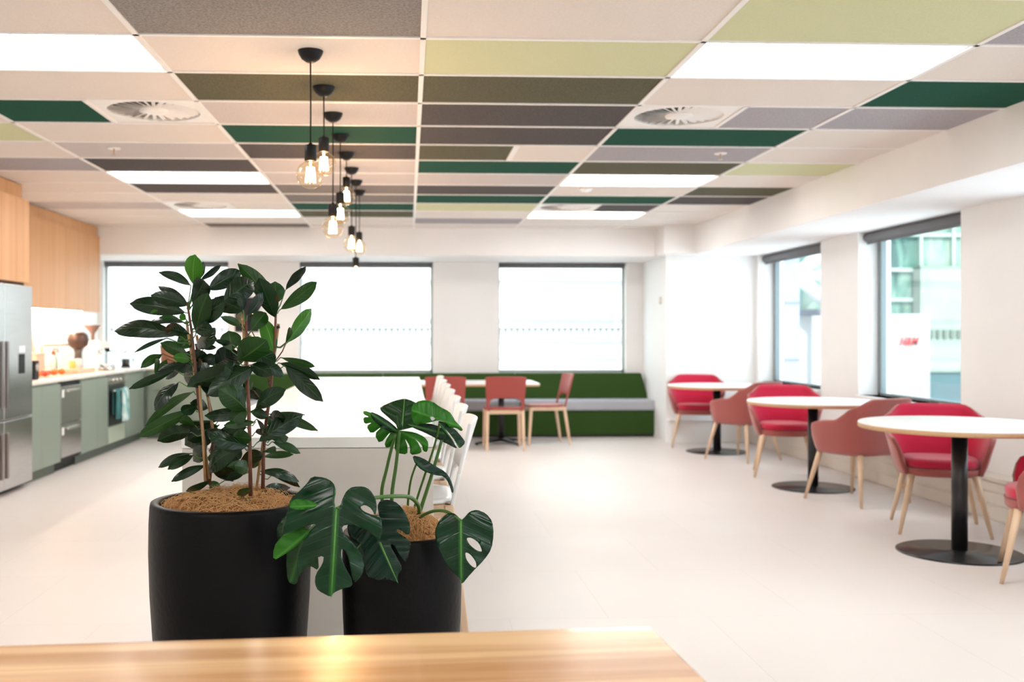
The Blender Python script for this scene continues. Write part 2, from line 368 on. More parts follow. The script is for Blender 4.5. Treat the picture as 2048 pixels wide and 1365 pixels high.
# bulkheads
struct(MB().box(XL, 2.945, 11.93, YB, SOF, CEIL).build('trim_1', M['soffit']))
bh = MB(); bh.box(3.31, XW, YR, 11.50, SOF, CEIL); bh.box(2.946, XW, 11.50, YB, SOF, CEIL)
struct(bh.build('trim_2', M['soffit']))
# low trunking along right wall and end wall
tr = MB(); tr.box(4.00, XW, YR, 11.80, 0, .27); tr.box(3.985, XW, YR, 11.80, .27, .30); tr.box(3.995, 4.0, YR, 11.8, .012, .10); tr.box(3.995, 4.0, YR, 11.8, .115, .19); tr.box(3.995, 4.0, YR, 11.8, .2, .262)
struct(tr.build('baseboard_right', mat('trunking_cream', (.74, .69, .62), .5), bevel=.003))
tr = MB(); tr.box(3.07, 4.0, 11.70, 11.80, 0, .25); tr.box(3.05, 4.0, 11.685, 11.80, .25, .27)
struct(tr.build('baseboard_back', M['wall'], bevel=.003))
# windows
wi = 0
for a, b_ in wins_b:
    wi += 1; f = MB()
    y0, y1 = YB + .10, YB + .15
    f.box(a, a + .02, y0, y1, SILLB, SOF); f.box(b_ - .03, b_, y0, y1, SILLB, SOF); f.box(a, b_, y0, y1, SILLB, SILLB + .05); f.box(a, b_, y0, y1, SOF - .05, SOF)
    fo = struct(f.build('window_%d' % wi, M['frame_pale'], bevel=.003))
    MB().box(a + .04, b_ - .04, y0 + .02, y0 + .028, SILLB + .04, SOF - .04).build('pane', M['clear'], fo)
    MB().box(a - .02, b_ + .02, YB - .04, YB + .10, SILLB - .03, SILLB).build('window_sill', M['white'], fo, bevel=.004)
for a, b_ in wins_r:
    wi += 1; f = MB(); x0, x1 = 4.30, 4.36
    f.box(x0, x1, a, a + .05, SILLR, SOF); f.box(x0, x1, b_ - .05, b_, SILLR, SOF); f.box(x0, x1, a, b_, SILLR, SILLR + .02); f.box(x0, x1, a, b_, SOF - .05, SOF)
    f.box(x0 - .02, x0, b_ - .1, b_ - .085, SILLR + .05, SOF)
    fo = struct(f.build('window_%d' % wi, M['frame'], bevel=.003))
    MB().box(x0 + .02, x0 + .028, a + .04, b_ - .04, SILLR + .04, SOF - .04).build('pane', M['clear'], fo)
    MB().box(XW - .03, x0, a - .02, b_ + .02, SILLR - .03, SILLR).build('window_sill', M['white'], fo, bevel=.004)
def blind(p0, p1, r_, label, g):
    t = thing('roller_blind', label, 'roller blind', ((Vector(p0) + Vector(p1)) / 2), 0, g)
    o = t.location
    MB().tube([Vector(p0) - o, Vector(p1) - o], r_, 20).build('roller', M['blind'], t)
    d = (Vector(p1) - Vector(p0)).normalized(); q = Vector((-d.y, d.x, 0)) * .006; h = Vector((0, 0, -r_ - .02))
    a, b_ = Vector(p0) - o, Vector(p1) - o
    MB().hexa([a - q + h, b_ - q + h, b_ + q + h, a + q + h], [a - q, b_ - q, b_ + q, a + q]).build('bottom_rail', M['blind'], t)
bl_lab = ['rolled-up grey blind over the kitchen window at back left', 'rolled-up grey blind over the middle back window behind the pendants', 'rolled-up grey blind over the right back window above the bench']
for (a, b_), lb in zip(wins_b, bl_lab): blind((a + .01, YB + .05, SOF - .03), (b_ - .01, YB + .05, SOF - .03), .022, lb, 'rolled-up blinds on the back windows')
bl_lab = ['rolled-up grey blind over the far right-hand window', 'rolled-up grey blind over the near right-hand window with the red-lettered sign outside'] + ['rolled-up grey blind on a side window out of view, %s past the nearest visible one' % q for q in ('first', 'second', 'third', 'fourth')]
for (a, b_), lb in zip(wins_r, bl_lab): blind((4.20, a + .01, SOF - .045), (4.20, b_ - .01, SOF - .045), .042, lb, 'rolled-up blinds on the right windows')

# ================================================================== FRONT TIMBER TABLE
t0 = thing('timber_table', 'long pale timber table top with warm grain across the bottom foreground', 'table', (0, 0, 0))
TT = .74
c1 = FL(1302, 1252, TT); c2 = FL(0, 1291, TT); d = (c2 - c1).normalized(); e = Vector((-d.y, d.x, 0)); e = e if e.y < 0 else -e
e = Vector((0.0, -1, 0)) + d * .0
L_ = 2.6; W_ = .95
t0.location = (c1.x, c1.y, 0); t0.rotation_euler = (0, 0, atan2(-d.y, -d.x))
top = MB(); top.box(-L_, 0, -W_, 0, TT - .035, TT); top.build('table_top', M['table_timber'], t0, bevel=.006, seg=3)
for x, y in ((-L_ + .12, -.12), (-.35, -.30), (-L_ + .12, -W_ + .12), (-.35, -W_ + .12)):
    MB().box(x - .035, x + .035, y - .035, y + .035, 0, TT - .035).build('leg', M['ash'], t0, bevel=.004)

# ================================================================== ISLAND
IX0, IX1, IY0, IY1, IH = -.83, .095, 3.72, 8.85, .90
isl = thing('kitchen_island', 'long white stone kitchen island with a full-height end panel behind the pots', 'kitchen island', (0, IY0, 0))
o = Vector((0, IY0, 0))
MB().box(IX0, IX1, IY0, IY1, IH - .04, IH).build('worktop', M['islandtop'], isl, o, bevel=.003)
MB().box(IX0 + .003, IX1 - .003, IY0 + .002, IY0 + .045, 0, IH - .042).build('end_panel', M['islandpanel'], isl, o, bevel=.002)
MB().box(IX0 + .003, IX1 - .003, IY1 - .045, IY1, 0, IH - .042).build('end_panel', M['islandpanel'], isl, o, bevel=.002)
MB().box(IX0 + .02, -.30, IY0 + .047, IY1 - .047, .08, IH - .042).build('cabinet_body', M['white'], isl, o, bevel=.002)
MB().box(IX0 + .07, -.34, IY0 + .06, IY1 - .06, 0, .08).build('kickboard', M['kick'], isl, o)

# ================================================================== STACKING-FRAME CHAIRS AND STOOLS
def frame_chair(name, label, cat, plastic, sh, bh_, group, stool=False):
    """local +Y is forward (where the sitter looks)"""
    t = thing(name, label, cat, (0, 0, 0), 0, group)
    w0 = .205 if not stool else .19; dp = .21 if not stool else .19
    lean = .065 if stool else .085
    bt = sh + bh_                                   # back top
    # back: panel with uprights that run down the sides (cut-out under the panel)
    bk = MB()
    def bp(u, h):   # u across -1..1, h height
        k = (h - sh) / bh_
        wid = w0 * (1.0 + .10 * k) ; return Vector((u * wid, -dp - .0 - lean * k + .035 * (1 - u * u) * -k - .0, h))
    cut = sh + bh_ * .34
    bk.grid(lambda a, b_: bp(-1 + 2 * a, cut + (bt - .012 * (abs(-1 + 2 * a)) ** 6 - cut) * b_), 14, 8)
    for s_ in (-1, 1):
        def up(a, b_, s_=s_):
            h = sh - .03 + (cut - sh + .03) * b_; wd = .17 + .30 * max(0, (b_ - .72) / .28) ** 2
            return bp(s_ * (1 - wd * a), h)
        bk.grid(up if s_ < 0 else (lambda a, b_: up(1 - a, b_)), 4, 6)
    bk.build('backrest', plastic, t, solid=.014, offset=0, bevel=.003)
    se = MB()
    def sp(a, b_):
        u, v = -1 + 2 * a, -1 + 2 * b_
        q = (abs(u) ** 5 + abs(v) ** 5) ** (1 / 5) if (u or v) else 1; m_ = max(abs(u), abs(v)); k = m_ / q if q else 1
        return Vector((u * k * (w0 + .012), v * k * dp, sh - .012 * (1 - u * u) * (1 - v * v) - .01 * max(0, v) ** 4))
    se.grid(sp, 14, 14); se.build('seat', plastic, t, solid=.014, offset=0)
    fr = MB(); z0, z1 = sh - .055, sh - .014
    fr.box(-w0, w0, dp - .028, dp - .004, z0, z1); fr.box(-w0, w0, -dp + .004, -dp + .028, z0, z1)
    fr.box(-w0, -w0 + .022, -dp + .02, dp - .02, z0, z1); fr.box(w0 - .022, w0, -dp + .02, dp - .02, z0, z1)
    fr.build('seat_frame', M['ashX'], t, bevel=.003)
    for sx in (-1, 1):
        for sy in (-1, 1):
            sp_x = .0 + (.03 if stool else .01); sp_y = .08 if stool else (.03 if sy > 0 else .07)
            x, y = sx * (w0 - .012), sy * (dp - .016); fx, fy = x + sx * sp_x, y + sy * sp_y
            a_, c_ = .019, .013
            top_z = sh - .014
            b4 = [(fx - c_, fy - c_, 0), (fx + c_, fy - c_, 0), (fx + c_, fy + c_, 0), (fx - c_, fy + c_, 0)]
            t4 = [(x - a_, y - a_, top_z), (x + a_, y - a_, top_z), (x + a_, y + a_, top_z), (x - a_, y + a_, top_z)]
            MB().hexa([Vector(q) for q in b4], [Vector(q) for q in t4]).build('leg', M['ash'], t, bevel=.005)
    if stool:
        for (h, ax) in ((.24, 'f'), (.24, 's1'), (.24, 's2'), (.24, 'b')):
            k = 1 - h / sh; wx = w0 - .012 + .03 * k; wy = dp - .016 + .08 * k
            if ax == 'f': q = MB().box(-wx, wx, wy - .01, wy + .01, h - .015, h + .015)
            elif ax == 'b': q = MB().box(-wx, wx, -wy - .01, -wy + .01, h - .015, h + .015)
            else:
                s_ = -1 if ax == 's1' else 1; q = MB().box(s_ * wx - .01, s_ * wx + .01, -wy, wy, h - .015, h + .015)
            q.build('footrest', M['ashX'], t, bevel=.003)
    return t
st = frame_chair('bar_stool', '', 'bar stool', M['whiteplastic'], .64, .31, 'white bar stools along the island', True)
stl = ['white-backed bar stool with pale wood legs nearest the camera, beside the black pots', 'second nearest white-backed bar stool along the island', 'third nearest white-backed bar stool along the island', 'white-backed bar stool in the middle of the row along the island',
       'third farthest white-backed bar stool along the island', 'second farthest white-backed bar stool along the island', 'farthest white-backed bar stool, beside the red chairs']
for i in range(7):
    o_ = st if i == 0 else dup(st)
    o_.location = (-.02, 4.03 + .64 * i, 0); o_.rotation_euler = (0, 0, pi / 2); o_['label'] = stl[i]

# dining table and red chairs
dt = thing('dining_table', 'white rectangular dining table with pale edge in front of the green bench', 'table', (.78, 11.72, 0))
MB().box(-.70, .70, -.42, .42, .705, .72).build('table_top', M['white'], dt, bevel=.002)
MB().box(-.698, .698, -.418, .418, .685, .705).build('edge_band', M['plyedge'], dt)
for x in (-.38, .30):
    MB().tube([(x, 0, .05), (x, 0, .685)], .036, 20).build('pedestal', M['black'], dt)
    for k in range(4):
        a = pi / 4 + k * pi / 2 - .25
        f = MB(); Rm = Matrix.Rotation(a, 3, 'Z')
        f.hexa([Rm @ Vector(q) + Vector((x, 0, 0)) for q in ((0, -.03, .03), (.36, -.018, .012), (.36, .018, .012), (0, .03, .03))], [Rm @ Vector(q) + Vector((x, 0, 0)) for q in ((0, -.03, .07), (.36, -.018, .028), (.36, .018, .028), (0, .03, .07))])
        f.lathe([(.014, 0), (.018, .004), (.014, .014)], Rm @ Vector((.345, 0, 0)) + Vector((x, 0, 0)), 12)
        f.build('foot', M['black'], dt)
rc = frame_chair('dining_chair', 'brick red chair seen from behind, right of the two backs at the white dining table', 'chair', M['redplastic'], .455, .36, 'brick red chairs at the dining table')
pB = P(1009, 800, 11.1); rc.location = (pB.x, pB.y + .13, 0); rc.rotation_euler = (0, 0, 0)
pA = P(889, 800, 11.1); dup(rc, (pA.x, pA.y + .13, 0), .02, 'brick red chair seen from behind, partly hidden by the white bar stool row')
dup(rc, (1.57, 11.68, 0), pi / 2 + .12, 'brick red chair turned side-on at the right end of the dining table')

# ================================================================== GREEN BANQUETTE
bx0, bx1 = -2.02, 3.06
bq = thing('banquette_bench', 'long green upholstered bench with pale grey seat under the back windows', 'bench', ((bx0 + bx1) / 2, 12.6, 0)); o = bq.location.copy()
MB().box(bx0, bx1, 12.37, 12.95, .03, .33).build('base', M['moss'], bq, o, bevel=.01)
MB().box(bx0 + .01, bx1 - .01, 12.40, 12.93, 0, .03).build('plinth', M['black'], bq, o)
nseg = 3
for i in range(nseg):
    a = bx0 + (bx1 - bx0) * i / nseg; b_ = bx0 + (bx1 - bx0) * (i + 1) / nseg
    MB().box(a + .003, b_ - .003, 12.34, 12.80, .33, .455).build('seat_cushion', M['greyfab'], bq, o, bevel=.025, seg=4)
    bk = MB().hexa([Vector((a + .002, 12.74, .455)), Vector((b_ - .002, 12.74, .455)), Vector((b_ - .002, 12.90, .455)), Vector((a + .002, 12.90, .455))],
                   [Vector((a + .002, 12.86, .775)), Vector((b_ - .002 - (.06 if i == 2 else 0), 12.86, .775)), Vector((b_ - .002 - (.06 if i == 2 else 0), 12.94, .775)), Vector((a + .002, 12.94, .775))])
    bk.build('back_cushion', M['moss'], bq, o, bevel=.015, seg=3)
MB().box(bx1 - .05, bx1 - .0, 12.90, 12.955, .34, .77).build('end_board', M['white'], bq, o, bevel=.004)

# ================================================================== ROUND TABLES AND ARMCHAIRS
def round_table(label, loc, s=1):
    t = thing('round_table', label, 'table', loc, 0, 'white round tables by the right windows', s)
    MB().lathe([(.001, .724), (.525, .724), (.529, .721), (.529, .716)], n=72).build('table_top', M['white'], t)
    MB().lathe([(.525, .692), (.53, .697), (.53, .712), (.528, .716)], n=72).build('edge_band', M['plyedge'], t)
    MB().lathe([(.16, .684), (.16, .692)], n=24).build('mounting_plate', M['black'], t)
    MB().tube([(0, 0, .012), (0, 0, .686)], .042, 28).build('pedestal', M['black'], t)
    MB().lathe([(.33, 0), (.33, .005), (.322, .009), (.05, .011), (.045, .016), (.001, .016)], n=64).build('base_plate', M['basemetal'], t)
    return t
tA = round_table('farthest white round table on a black pedestal, beside the end wall', FL(1434, 904))
tB = dup(tA, FL(1626, 976), 0, 'middle white round table on a black pedestal, under the pier between windows')
tC = dup(tA, FL(1919, 1106), 0, 'nearest white round table, its right side cut by the picture edge', scale=1.045)

def armchair():
    t = thing('armchair', '', 'chair', (0, 0, 0), 0, 'rose and crimson armchairs at the round tables')
    tmax = radians(128)
    def sstep(x): x = max(0, min(1, x)); return x * x * (3 - 2 * x)
    def shell(a, b_):
        s_ = -1 + 2 * a; q = abs(s_); ph = s_ * tmax
        topz = .795 - .165 * sstep((q - .28) / .37) - .035 * sstep((q - .65) / .35)
        topz -= .10 * max(0, (q - .9) / .1) ** 2
        zb = .375
        h = zb + (topz - zb) * b_
        k = (h - .40) / .40
        rx, ry = .258 + .105 * max(k, 0) ** .8 + min(k, 0) * .15, .25 + (.070 * k if k > 0 else k * .15)
        if q < .45: ry -= .0
        c_, s2 = cos(ph), sin(ph)
        n_ = 3.0; rr = (abs(c_) ** n_ + abs(s2) ** n_) ** (-1 / n_)
        x = rx * rr * s2; y = -ry * rr * c_
        if q > .6: x *= 1 - .0 * (q - .6)
        if b_ > .8 and q < .45: x *= 1 - .16 * sstep((h - .66) / .14)
        if c_ < 0: y = y * 1.0 + .02
        y -= .05 * max(0, (h - .55)) / .25 * (1 if q < .4 else max(0, 1 - (q - .4) * 3))
        return Vector((x, y, h))
    sh = MB(); sh.grid(shell, 52, 12)
    sh.build('shell', [M['rose'], M['crimson']], t, solid=.026, offset=-1, moff=1, bevel=.0)
    # under pan following the shell bottom
    pn = MB(); n = 40
    def sq(r, z, k=1):
        out = []
        for i in range(n):
            a = 2 * pi * i / n; rr = (abs(cos(a)) ** 3 + abs(sin(a)) ** 3) ** (-1 / 3)
            out.append(Vector((r * rr * cos(a), (r + .008) * rr * sin(a), z)))
        return out
    def loft(mb, rings, sm=True):
        o_ = len(mb.v)
        for rg in rings: mb.v += rg
        for i in range(len(rings) - 1):
            for k in range(n):
                k2 = (k + 1) % n; mb.face([o_ + i * n + k, o_ + i * n + k2, o_ + (i + 1) * n + k2, o_ + (i + 1) * n + k], 0, sm)
        mb.face([o_ + k for k in range(n)][::-1]); mb.face([o_ + (len(rings) - 1) * n + k for k in range(n)])
    loft(pn, [sq(.205, .365), sq(.23, .37), sq(.238, .38), sq(.24, .415)]); pn.build('seat_pan', M['rose'], t)
    cu = MB(); loft(cu, [sq(.21, .415), sq(.224, .425), sq(.226, .455), sq(.215, .473), sq(.16, .480)]); co = cu.build('seat_cushion', M['crimson'], t)
    co.location = (0, .012, 0)
    for sx in (-1, 1):
        for sy in (-1, 1):
            MB().tube([(sx * .185, sy * .185, .375), (sx * .212, sy * .212, .25), (sx * .265, sy * .265, 0)], [.022, .0185, .0105], 16).build('leg', M['ash'], t)
    return t
ac = armchair()
def head(a, b_): return atan2(b_, a) - pi / 2
places = [((3.29, 11.40), pi - .28, 'crimson armchair facing the camera behind the farthest round table'),
          ((3.40, 10.12), radians(34), 'dusty rose armchair back turned, between the farthest and the middle round tables'),
          ((3.41, 9.00), pi - .32, 'crimson armchair facing the camera behind the middle round table'),
          ((3.43, 7.58), radians(26), 'dusty rose armchair back turned, right of the middle round table'),
          ((3.47, 6.45), pi - .36, 'crimson armchair facing the camera behind the nearest round table'),
          ((3.39, 5.12), radians(60), 'armchair at the right edge of the picture, only seat edge and wood legs showing')]
for i, ((x, y), rz, lb) in enumerate(places):
    o_ = ac if i == 0 else dup(ac)
    o_.location = (x, y, 0); o_.rotation_euler = (0, 0, rz); o_['label'] = lb

# ================================================================== PENDANTS
pend = [(621, 102, 350), (647, 174, 328), (666, 227, 455), (684, 270, 428), (695, 306, 393), (705, 336, 488), (712, 361, 548), (724, 381, 495)]
pl_ = ['nearest pendant bulb hanging from the first black ceiling rose', 'second pendant bulb, just behind and right of the nearest one', 'third pendant, hanging lower on a long cord', 'fourth pendant bulb, partly behind the third one', 'fifth pendant bulb, short cord, above the fourth bulb',
       'sixth pendant bulb, left of the last pair in front of the bulkhead', 'seventh pendant bulb, lowest of all, in front of the back window', 'eighth and farthest pendant bulb, right of the sixth']
for i, (px, yc, yb) in enumerate(pend):
    z = FPX * (CEIL - H) / (HY - yc); p = P(px, yc, z); p.x = -.43 if i else p.x; pb = P(px, yb, z); hz = pb.z - CEIL
    t = thing('pendant_light', pl_[i], 'pendant light', (p.x, p.y, CEIL), 0, 'row of bulb pendants over the island')
    MB().lathe([(.001, -.052), (.02, -.050), (.04, -.036), (.052, -.016), (.056, -.002), (.056, 0), (.001, 0)], n=28).build('ceiling_rose', M['darkplastic'], t)
    MB().tube([(0, 0, -.045), (.001, 0, hz / 2), (0, 0, hz + .13)], .0035, 8).build('cord', M['darkplastic'], t)
    MB().lathe([(.001, hz + .142), (.008, hz + .140), (.010, hz + .134), (.026, hz + .132), (.027, hz + .128), (.027, hz + .062), (.024, hz + .060), (.001, hz + .06)][::-1], n=24).build('socket', M['darkplastic'], t)
    bulb = MB().lathe([(.0005, hz - .062)] + [(.0622 * cos(a), hz + .0622 * sin(a)) for a in [radians(-85 + 145 * k / 16) for k in range(17)]] + [(.020, hz + .058), (.019, hz + .068)], n=28).build('bulb', M['bulb'], t)
    fi = MB()
    for k in range(8):
        a = 2 * pi * k / 8; r1, r2 = .016, .022
        fi.tube([(r1 * cos(a), r1 * sin(a), hz + .034), (r2 * cos(a + .2), r2 * sin(a + .2), hz - .034)], .0019, 6)
    fi.tube([(0, 0, hz + .036), (0, 0, hz + .06)], .004, 6)
    fi.build('filament', M['filament'], bulb)
    ld = bpy.data.lights.new('bulb_glow', 'POINT'); ld.energy = 5.0; ld.color = (1, .60, .30); ld.shadow_soft_size = .02
    lo = bpy.data.objects.new('bulb_glow', ld); C.objects.link(lo); lo.parent = t; lo.location = (0, 0, hz)

# ================================================================== KITCHEN
KX = -3.20; CH = .87     # front plane of base units, worktop height
def kY(px, X): return (X * FPX / (px - VPX)) * 1.001 - X * .0437   # world Y where plane X crosses column px
yf = kY(57, KX); yd0, yd1 = kY(122, KX), kY(163, KX); yo0, yo1 = kY(217, KX), kY(250, KX); yc = 12.40
def unit(name, label, cat, x0, x1, y0, y1, face, doors, g=None):
    """base cabinet. face 'X': doors look to +X ; 'Y': doors look to -Y"""
    loc = ((x0 + x1) / 2, (y0 + y1) / 2, 0); t = thing(name, label, cat, loc, 0, g); o = Vector(loc)
    if face == 'X':
        MB().box(x0, x1 - .022, y0 + .001, y1 - .001, .10, CH - .032).build('body', M['sage'], t, o)
        MB().box(x0, x1 - .06, y0 + .001, y1 - .001, 0, .10).build('kickboard', M['kick'], t, o)
        for a, b_, z0, z1 in doors: MB().box(x1 - .02, x1, a + .002, b_ - .002, z0, z1).build('door', M['sage'], t, o, bevel=.002)
    else:
        MB().box(x0 + .001, x1 - .001, y0 + .022, y1, .10, CH - .032).build('body', M['sage'], t, o)
        MB().box(x0 + .001, x1 - .001, y0 + .06, y1, 0, .10).build('kickboard', M['kick'], t, o)
        for a, b_, z0, z1 in doors: MB().box(a + .002, b_ - .002, y0, y0 + .02, z0, z1).build('drawer', M['sage'], t, o, bevel=.002)
    return t
BX = XL + .005
ym = kY(85, KX)
unit('base_cabinet', 'sage green base cabinet with two doors between fridge and dishwasher', 'cabinet', BX, KX, yf, yd0, 'X', [(yf, ym, .10, CH - .05), (ym, yd0, .10, CH - .05)], 'sage green base cabinets')
ym = kY(195, KX)
unit('base_cabinet', 'sage green base cabinet between dishwasher and oven', 'cabinet', BX, KX, yd1, yo0, 'X', [(yd1, ym, .10, CH - .05), (ym, yo0, .10, CH - .05)], 'sage green base cabinets')
unit('base_cabinet', 'sage green corner cabinet right of the oven', 'cabinet', BX, KX, yo1, yc - .002, 'X', [(yo1, yc - .03, .10, CH - .05)], 'sage green base cabinets')
dr = [(.10, .34), (.345, .585), (.59, .82)]
unit('base_cabinet', 'sage green drawer unit in the back corner behind the leafy tree', 'cabinet', KX + .002, KX + .58, yc, YB - .005, 'Y', [(KX + .03, KX + .58, a, b_) for a, b_ in dr], 'sage green base cabinets')
unit('base_cabinet', 'sage green drawer unit at the end of the back counter beside the bench', 'cabinet', KX + .582, -2.05, yc, YB - .005, 'Y', [(KX + .582, -2.05, a, b_) for a, b_ in dr], 'sage green base cabinets')
wt = MB(); wt.box(BX, KX + .02, yf, yc + .02, CH - .03, CH); wt.box(BX, -2.04, yc - .02, YB - .005, CH - .03, CH)
tag(wt.build('kitchen_worktop', M['stone'], bevel=.003), 'L-shaped pale stone kitchen worktop over the sage green cabinets', 'worktop')
# dishwasher
dw = thing('dishwasher', 'stainless two-drawer dishwasher set in the sage green cabinets', 'dishwasher', (KX - .3, (yd0 + yd1) / 2, 0)); o = dw.location.copy()
MB().box(BX, KX - .02, yd0 + .004, yd1 - .004, .09, CH - .034).build('body', M['darkplastic'], dw, o)
MB().box(BX, KX - .08, yd0 + .004, yd1 - .004, 0, .09).build('kick_recess', M['darkplastic'], dw, o)
for z0, z1 in ((.13, .44), (.45, .79)):
    dd = MB().box(KX - .02, KX + .005, yd0 + .006, yd1 - .006, z0, z1).build('drawer_front', M['steel'], dw, o, bevel=.004)
    hh = MB().box(KX + .005, KX + .035, yd0 + .12, yd1 - .12, z1 - .055, z1 - .035).build('handle', M['chrome'], dd, bevel=.004)
    hh.data.transform(Matrix.Translation(-o))
    hh2 = MB().box(KX + .005, KX + .008, yd0 + .02, yd0 + .07, z1 - .10, z1 - .03).build('sticker', M['white'], dd); hh2.data.transform(Matrix.Translation(-o))
# oven
ov = thing('oven', 'built-in stainless oven with dark glass door and tea towels on its rail', 'oven', (KX - .3, (yo0 + yo1) / 2, 0)); o = ov.location.copy()
MB().box(BX, KX - .02, yo0 + .004, yo1 - .004, .10, CH - .034).build('body', M['darkplastic'], ov, o)
MB().box(KX - .02, KX, yo0 + .006, yo1 - .006, .10, .28).build('lower_panel', mat('pale_sage', (.42, .48, .38), .4), ov, o, bevel=.002)
MB().box(BX, KX - .06, yo0 + .004, yo1 - .004, 0, .10).build('kickboard', M['kick'], ov, o)
MB().box(KX - .02, KX + .004, yo0 + .006, yo1 - .006, .73, .825).build('control_panel', M['steel'], ov, o, bevel=.002)
MB().box(KX - .02, KX + .002, yo0 + .006, yo1 - .006, .285, .72).build('door', M['black'], ov, o, bevel=.003)
for k in range(3): MB().tube([(KX, yo0 + .12 + .14 * k, .778), (KX + .03, yo0 + .12 + .14 * k, .778)], .016, 16).build('knob', M['chrome'], ov, o)
hn = MB(); hn.tube([(KX + .045, yo0 + .05, .665), (KX + .045, yo1 - .05, .665)], .009, 12)
for y in (yo0 + .08, yo1 - .08): hn.tube([(KX, y, .665), (KX + .045, y, .665)], .006, 8)
hn.build('handle', M['chrome'], ov, o)
def towel(label, y0, y1, m, dz, ln):
    tw = MB(); n = 10
    def fn(a, b_):
        y = y0 + (y1 - y0) * a + .012 * sin(b_ * 4 + a * 3); wv = .014 * sin(a * 13 + dz * 20) * (abs(b_ - .45) + .2)
        s_ = b_ * ln
        if s_ < ln * .42: return Vector((KX + .027 + wv * .2, y, .667 - ln * .42 + s_))
        if s_ < ln * .5: k = (s_ - ln * .42) / (ln * .08) * pi; return Vector((KX + .045 - .018 * cos(k), y, .667 + .016 * sin(k)))
        return Vector((KX + .066 + abs(wv) * 1.2, y + wv * .4, .667 - (s_ - ln * .5)))
    tw.grid(fn, 16, 30)
    tag(tw.build('tea_towel', m, origin=(KX + .045, (y0 + y1) / 2, .667), solid=.004), label, 'tea towel', 'tea towels on the oven rail')
tealm = mat('teal_towel', (.10, .38, .36), .9, col2=(.72, .80, .78), nscale=9)
towel('dark teal tea towel hanging on the left of the oven rail', yo0 + .06, yo0 + .23, mat('dark_teal_towel', (.05, .20, .20), .9, noise=.3, nscale=12), .3, .62)
towel('turquoise and white tea towel hanging on the right of the oven rail', yo0 + .27, yo1 - .09, tealm, .1, .70)
# fridge
fx = KX + .04; y0f = kY(9, fx); y1f = yf - .012; wd = y1f - y0f
fr = thing('fridge', 'tall stainless steel four-door fridge at the left edge', 'fridge', (fx - .35, y0f, 0)); o = fr.location.copy()
FH = H + (HY - 573) / FPX * 8.4
MB().box(BX, fx - .06, y0f - wd, y1f, .03, FH).build('body', mat('fridge_side_grey', (.30, .30, .31), .4), fr, o, bevel=.004)
MB().box(BX + .05, fx - .09, y0f - wd + .02, y1f - .02, 0, .03).build('plinth', M['black'], fr, o)
for a, b_, hy in ((y0f - wd, y0f - .003, y0f - .05), (y0f + .003, y1f, y0f + .05)):
    for z0, z1, hz0, hz1 in ((.60, FH, .70, 1.22), (.05, .592, .14, .50)):
        dd = MB().box(fx - .055, fx, a, b_, z0, z1).build('door', M['steel'], fr, o, bevel=.006)
        hh = MB().box(fx, fx + .016, hy - .016, hy + .016, hz0, hz1).build('handle', mat('handle_steel', (.32, .28, .27), .3, metal=1), dd, bevel=.004); hh.data.transform(Matrix.Translation(-o))
        if a > y0f and z0 > .5:
            q = MB().box(fx, fx + .004, y0f + .30, y0f + .42, .955, 1.115).build('display', M['darkplastic'], dd, bevel=.002); q.data.transform(Matrix.Translation(-o))
            q = MB().box(fx, fx + .003, y0f + .30, y0f + .42, 1.13, 1.18).build('badge', M['white'], dd); q.data.transform(Matrix.Translation(-o))
# cabinet over the fridge and wall cabinets
ocx = fx - .03
oc = thing('wall_cabinet', 'timber cabinet above the fridge', 'cabinet', (ocx - .3, y0f, FH), 0, 'timber wall cabinets'); o = oc.location.copy()
MB().box(BX, ocx - .03, y0f - .75, y1f + .012, FH + .03, 2.40).build('body', M['timber'], oc, o)
MB().box(BX, ocx - .04, y0f - .75, y1f + .0, FH + .002, FH + .03).build('shadow_gap', mat('timber_gap_shade', (.12, .05, .025), .6), oc, o)  # dark strip: shade under the cabinet put into its colour
for a, b_ in ((y0f - .75, y0f + .02), (y0f + .02, y0f + .33), (y0f + .33, y1f + .012)):
    MB().box(ocx - .03, ocx, a + .0015, b_ - .0015, FH + .03, 2.40).build('door', M['timber'], oc, o, bevel=.001)
tag(MB().box(BX, ocx - .05, y0f - .75, y1f - .02, 2.402, CEIL - .008).build('timber_bulkhead', M['timber']), 'timber filler panel between the fridge cabinet and the ceiling', 'filler panel')
ux = -3.60; WB = 1.54; ya, yb = y1f + .014, 11.95
nU = 3
wl = ['timber wall cabinet nearest the fridge, above the worktop', 'middle timber wall cabinet above the worktop', 'farthest timber wall cabinet, above the worktop by the kitchen window']
for i in range(nU):
    a = ya + (yb - ya) * i / nU; b_ = ya + (yb - ya) * (i + 1) / nU
    t = thing('wall_cabinet', wl[i], 'cabinet', (ux - .15, (a + b_) / 2, WB), 0, 'timber wall cabinets'); o = t.location.copy()
    MB().box(BX, ux - .022, a + .0005, b_ - .0005, WB, 2.41).build('body', M['timber'], t, o)
    m_ = (a + b_) / 2
    for c_, d_ in ((a, m_), (m_, b_)): MB().box(ux - .02, ux, c_ + .0015, d_ - .0015, WB - .012, 2.41).build('door', M['timber'], t, o, bevel=.001)
tag(MB().box(BX, ux - .025, ya, yb - .03, 2.412, CEIL - .008).build('timber_filler', M['timber']), 'long timber filler panel above the wall cabinets', 'filler panel')
tag(MB().box(BX + .12, BX + .15, ya + .05, yb - .05, WB - .014, WB - .001).build('under_cabinet_light', M['led']), 'glowing light strip under the timber wall cabinets', 'light strip')
tag(MB().box(BX - .003, BX + .006, yf, YB - .01, CH + .001, WB).build('splashback', mat('white_tile', (.86, .83, .78), .2)), 'glossy white splashback behind the worktop', 'splashback')

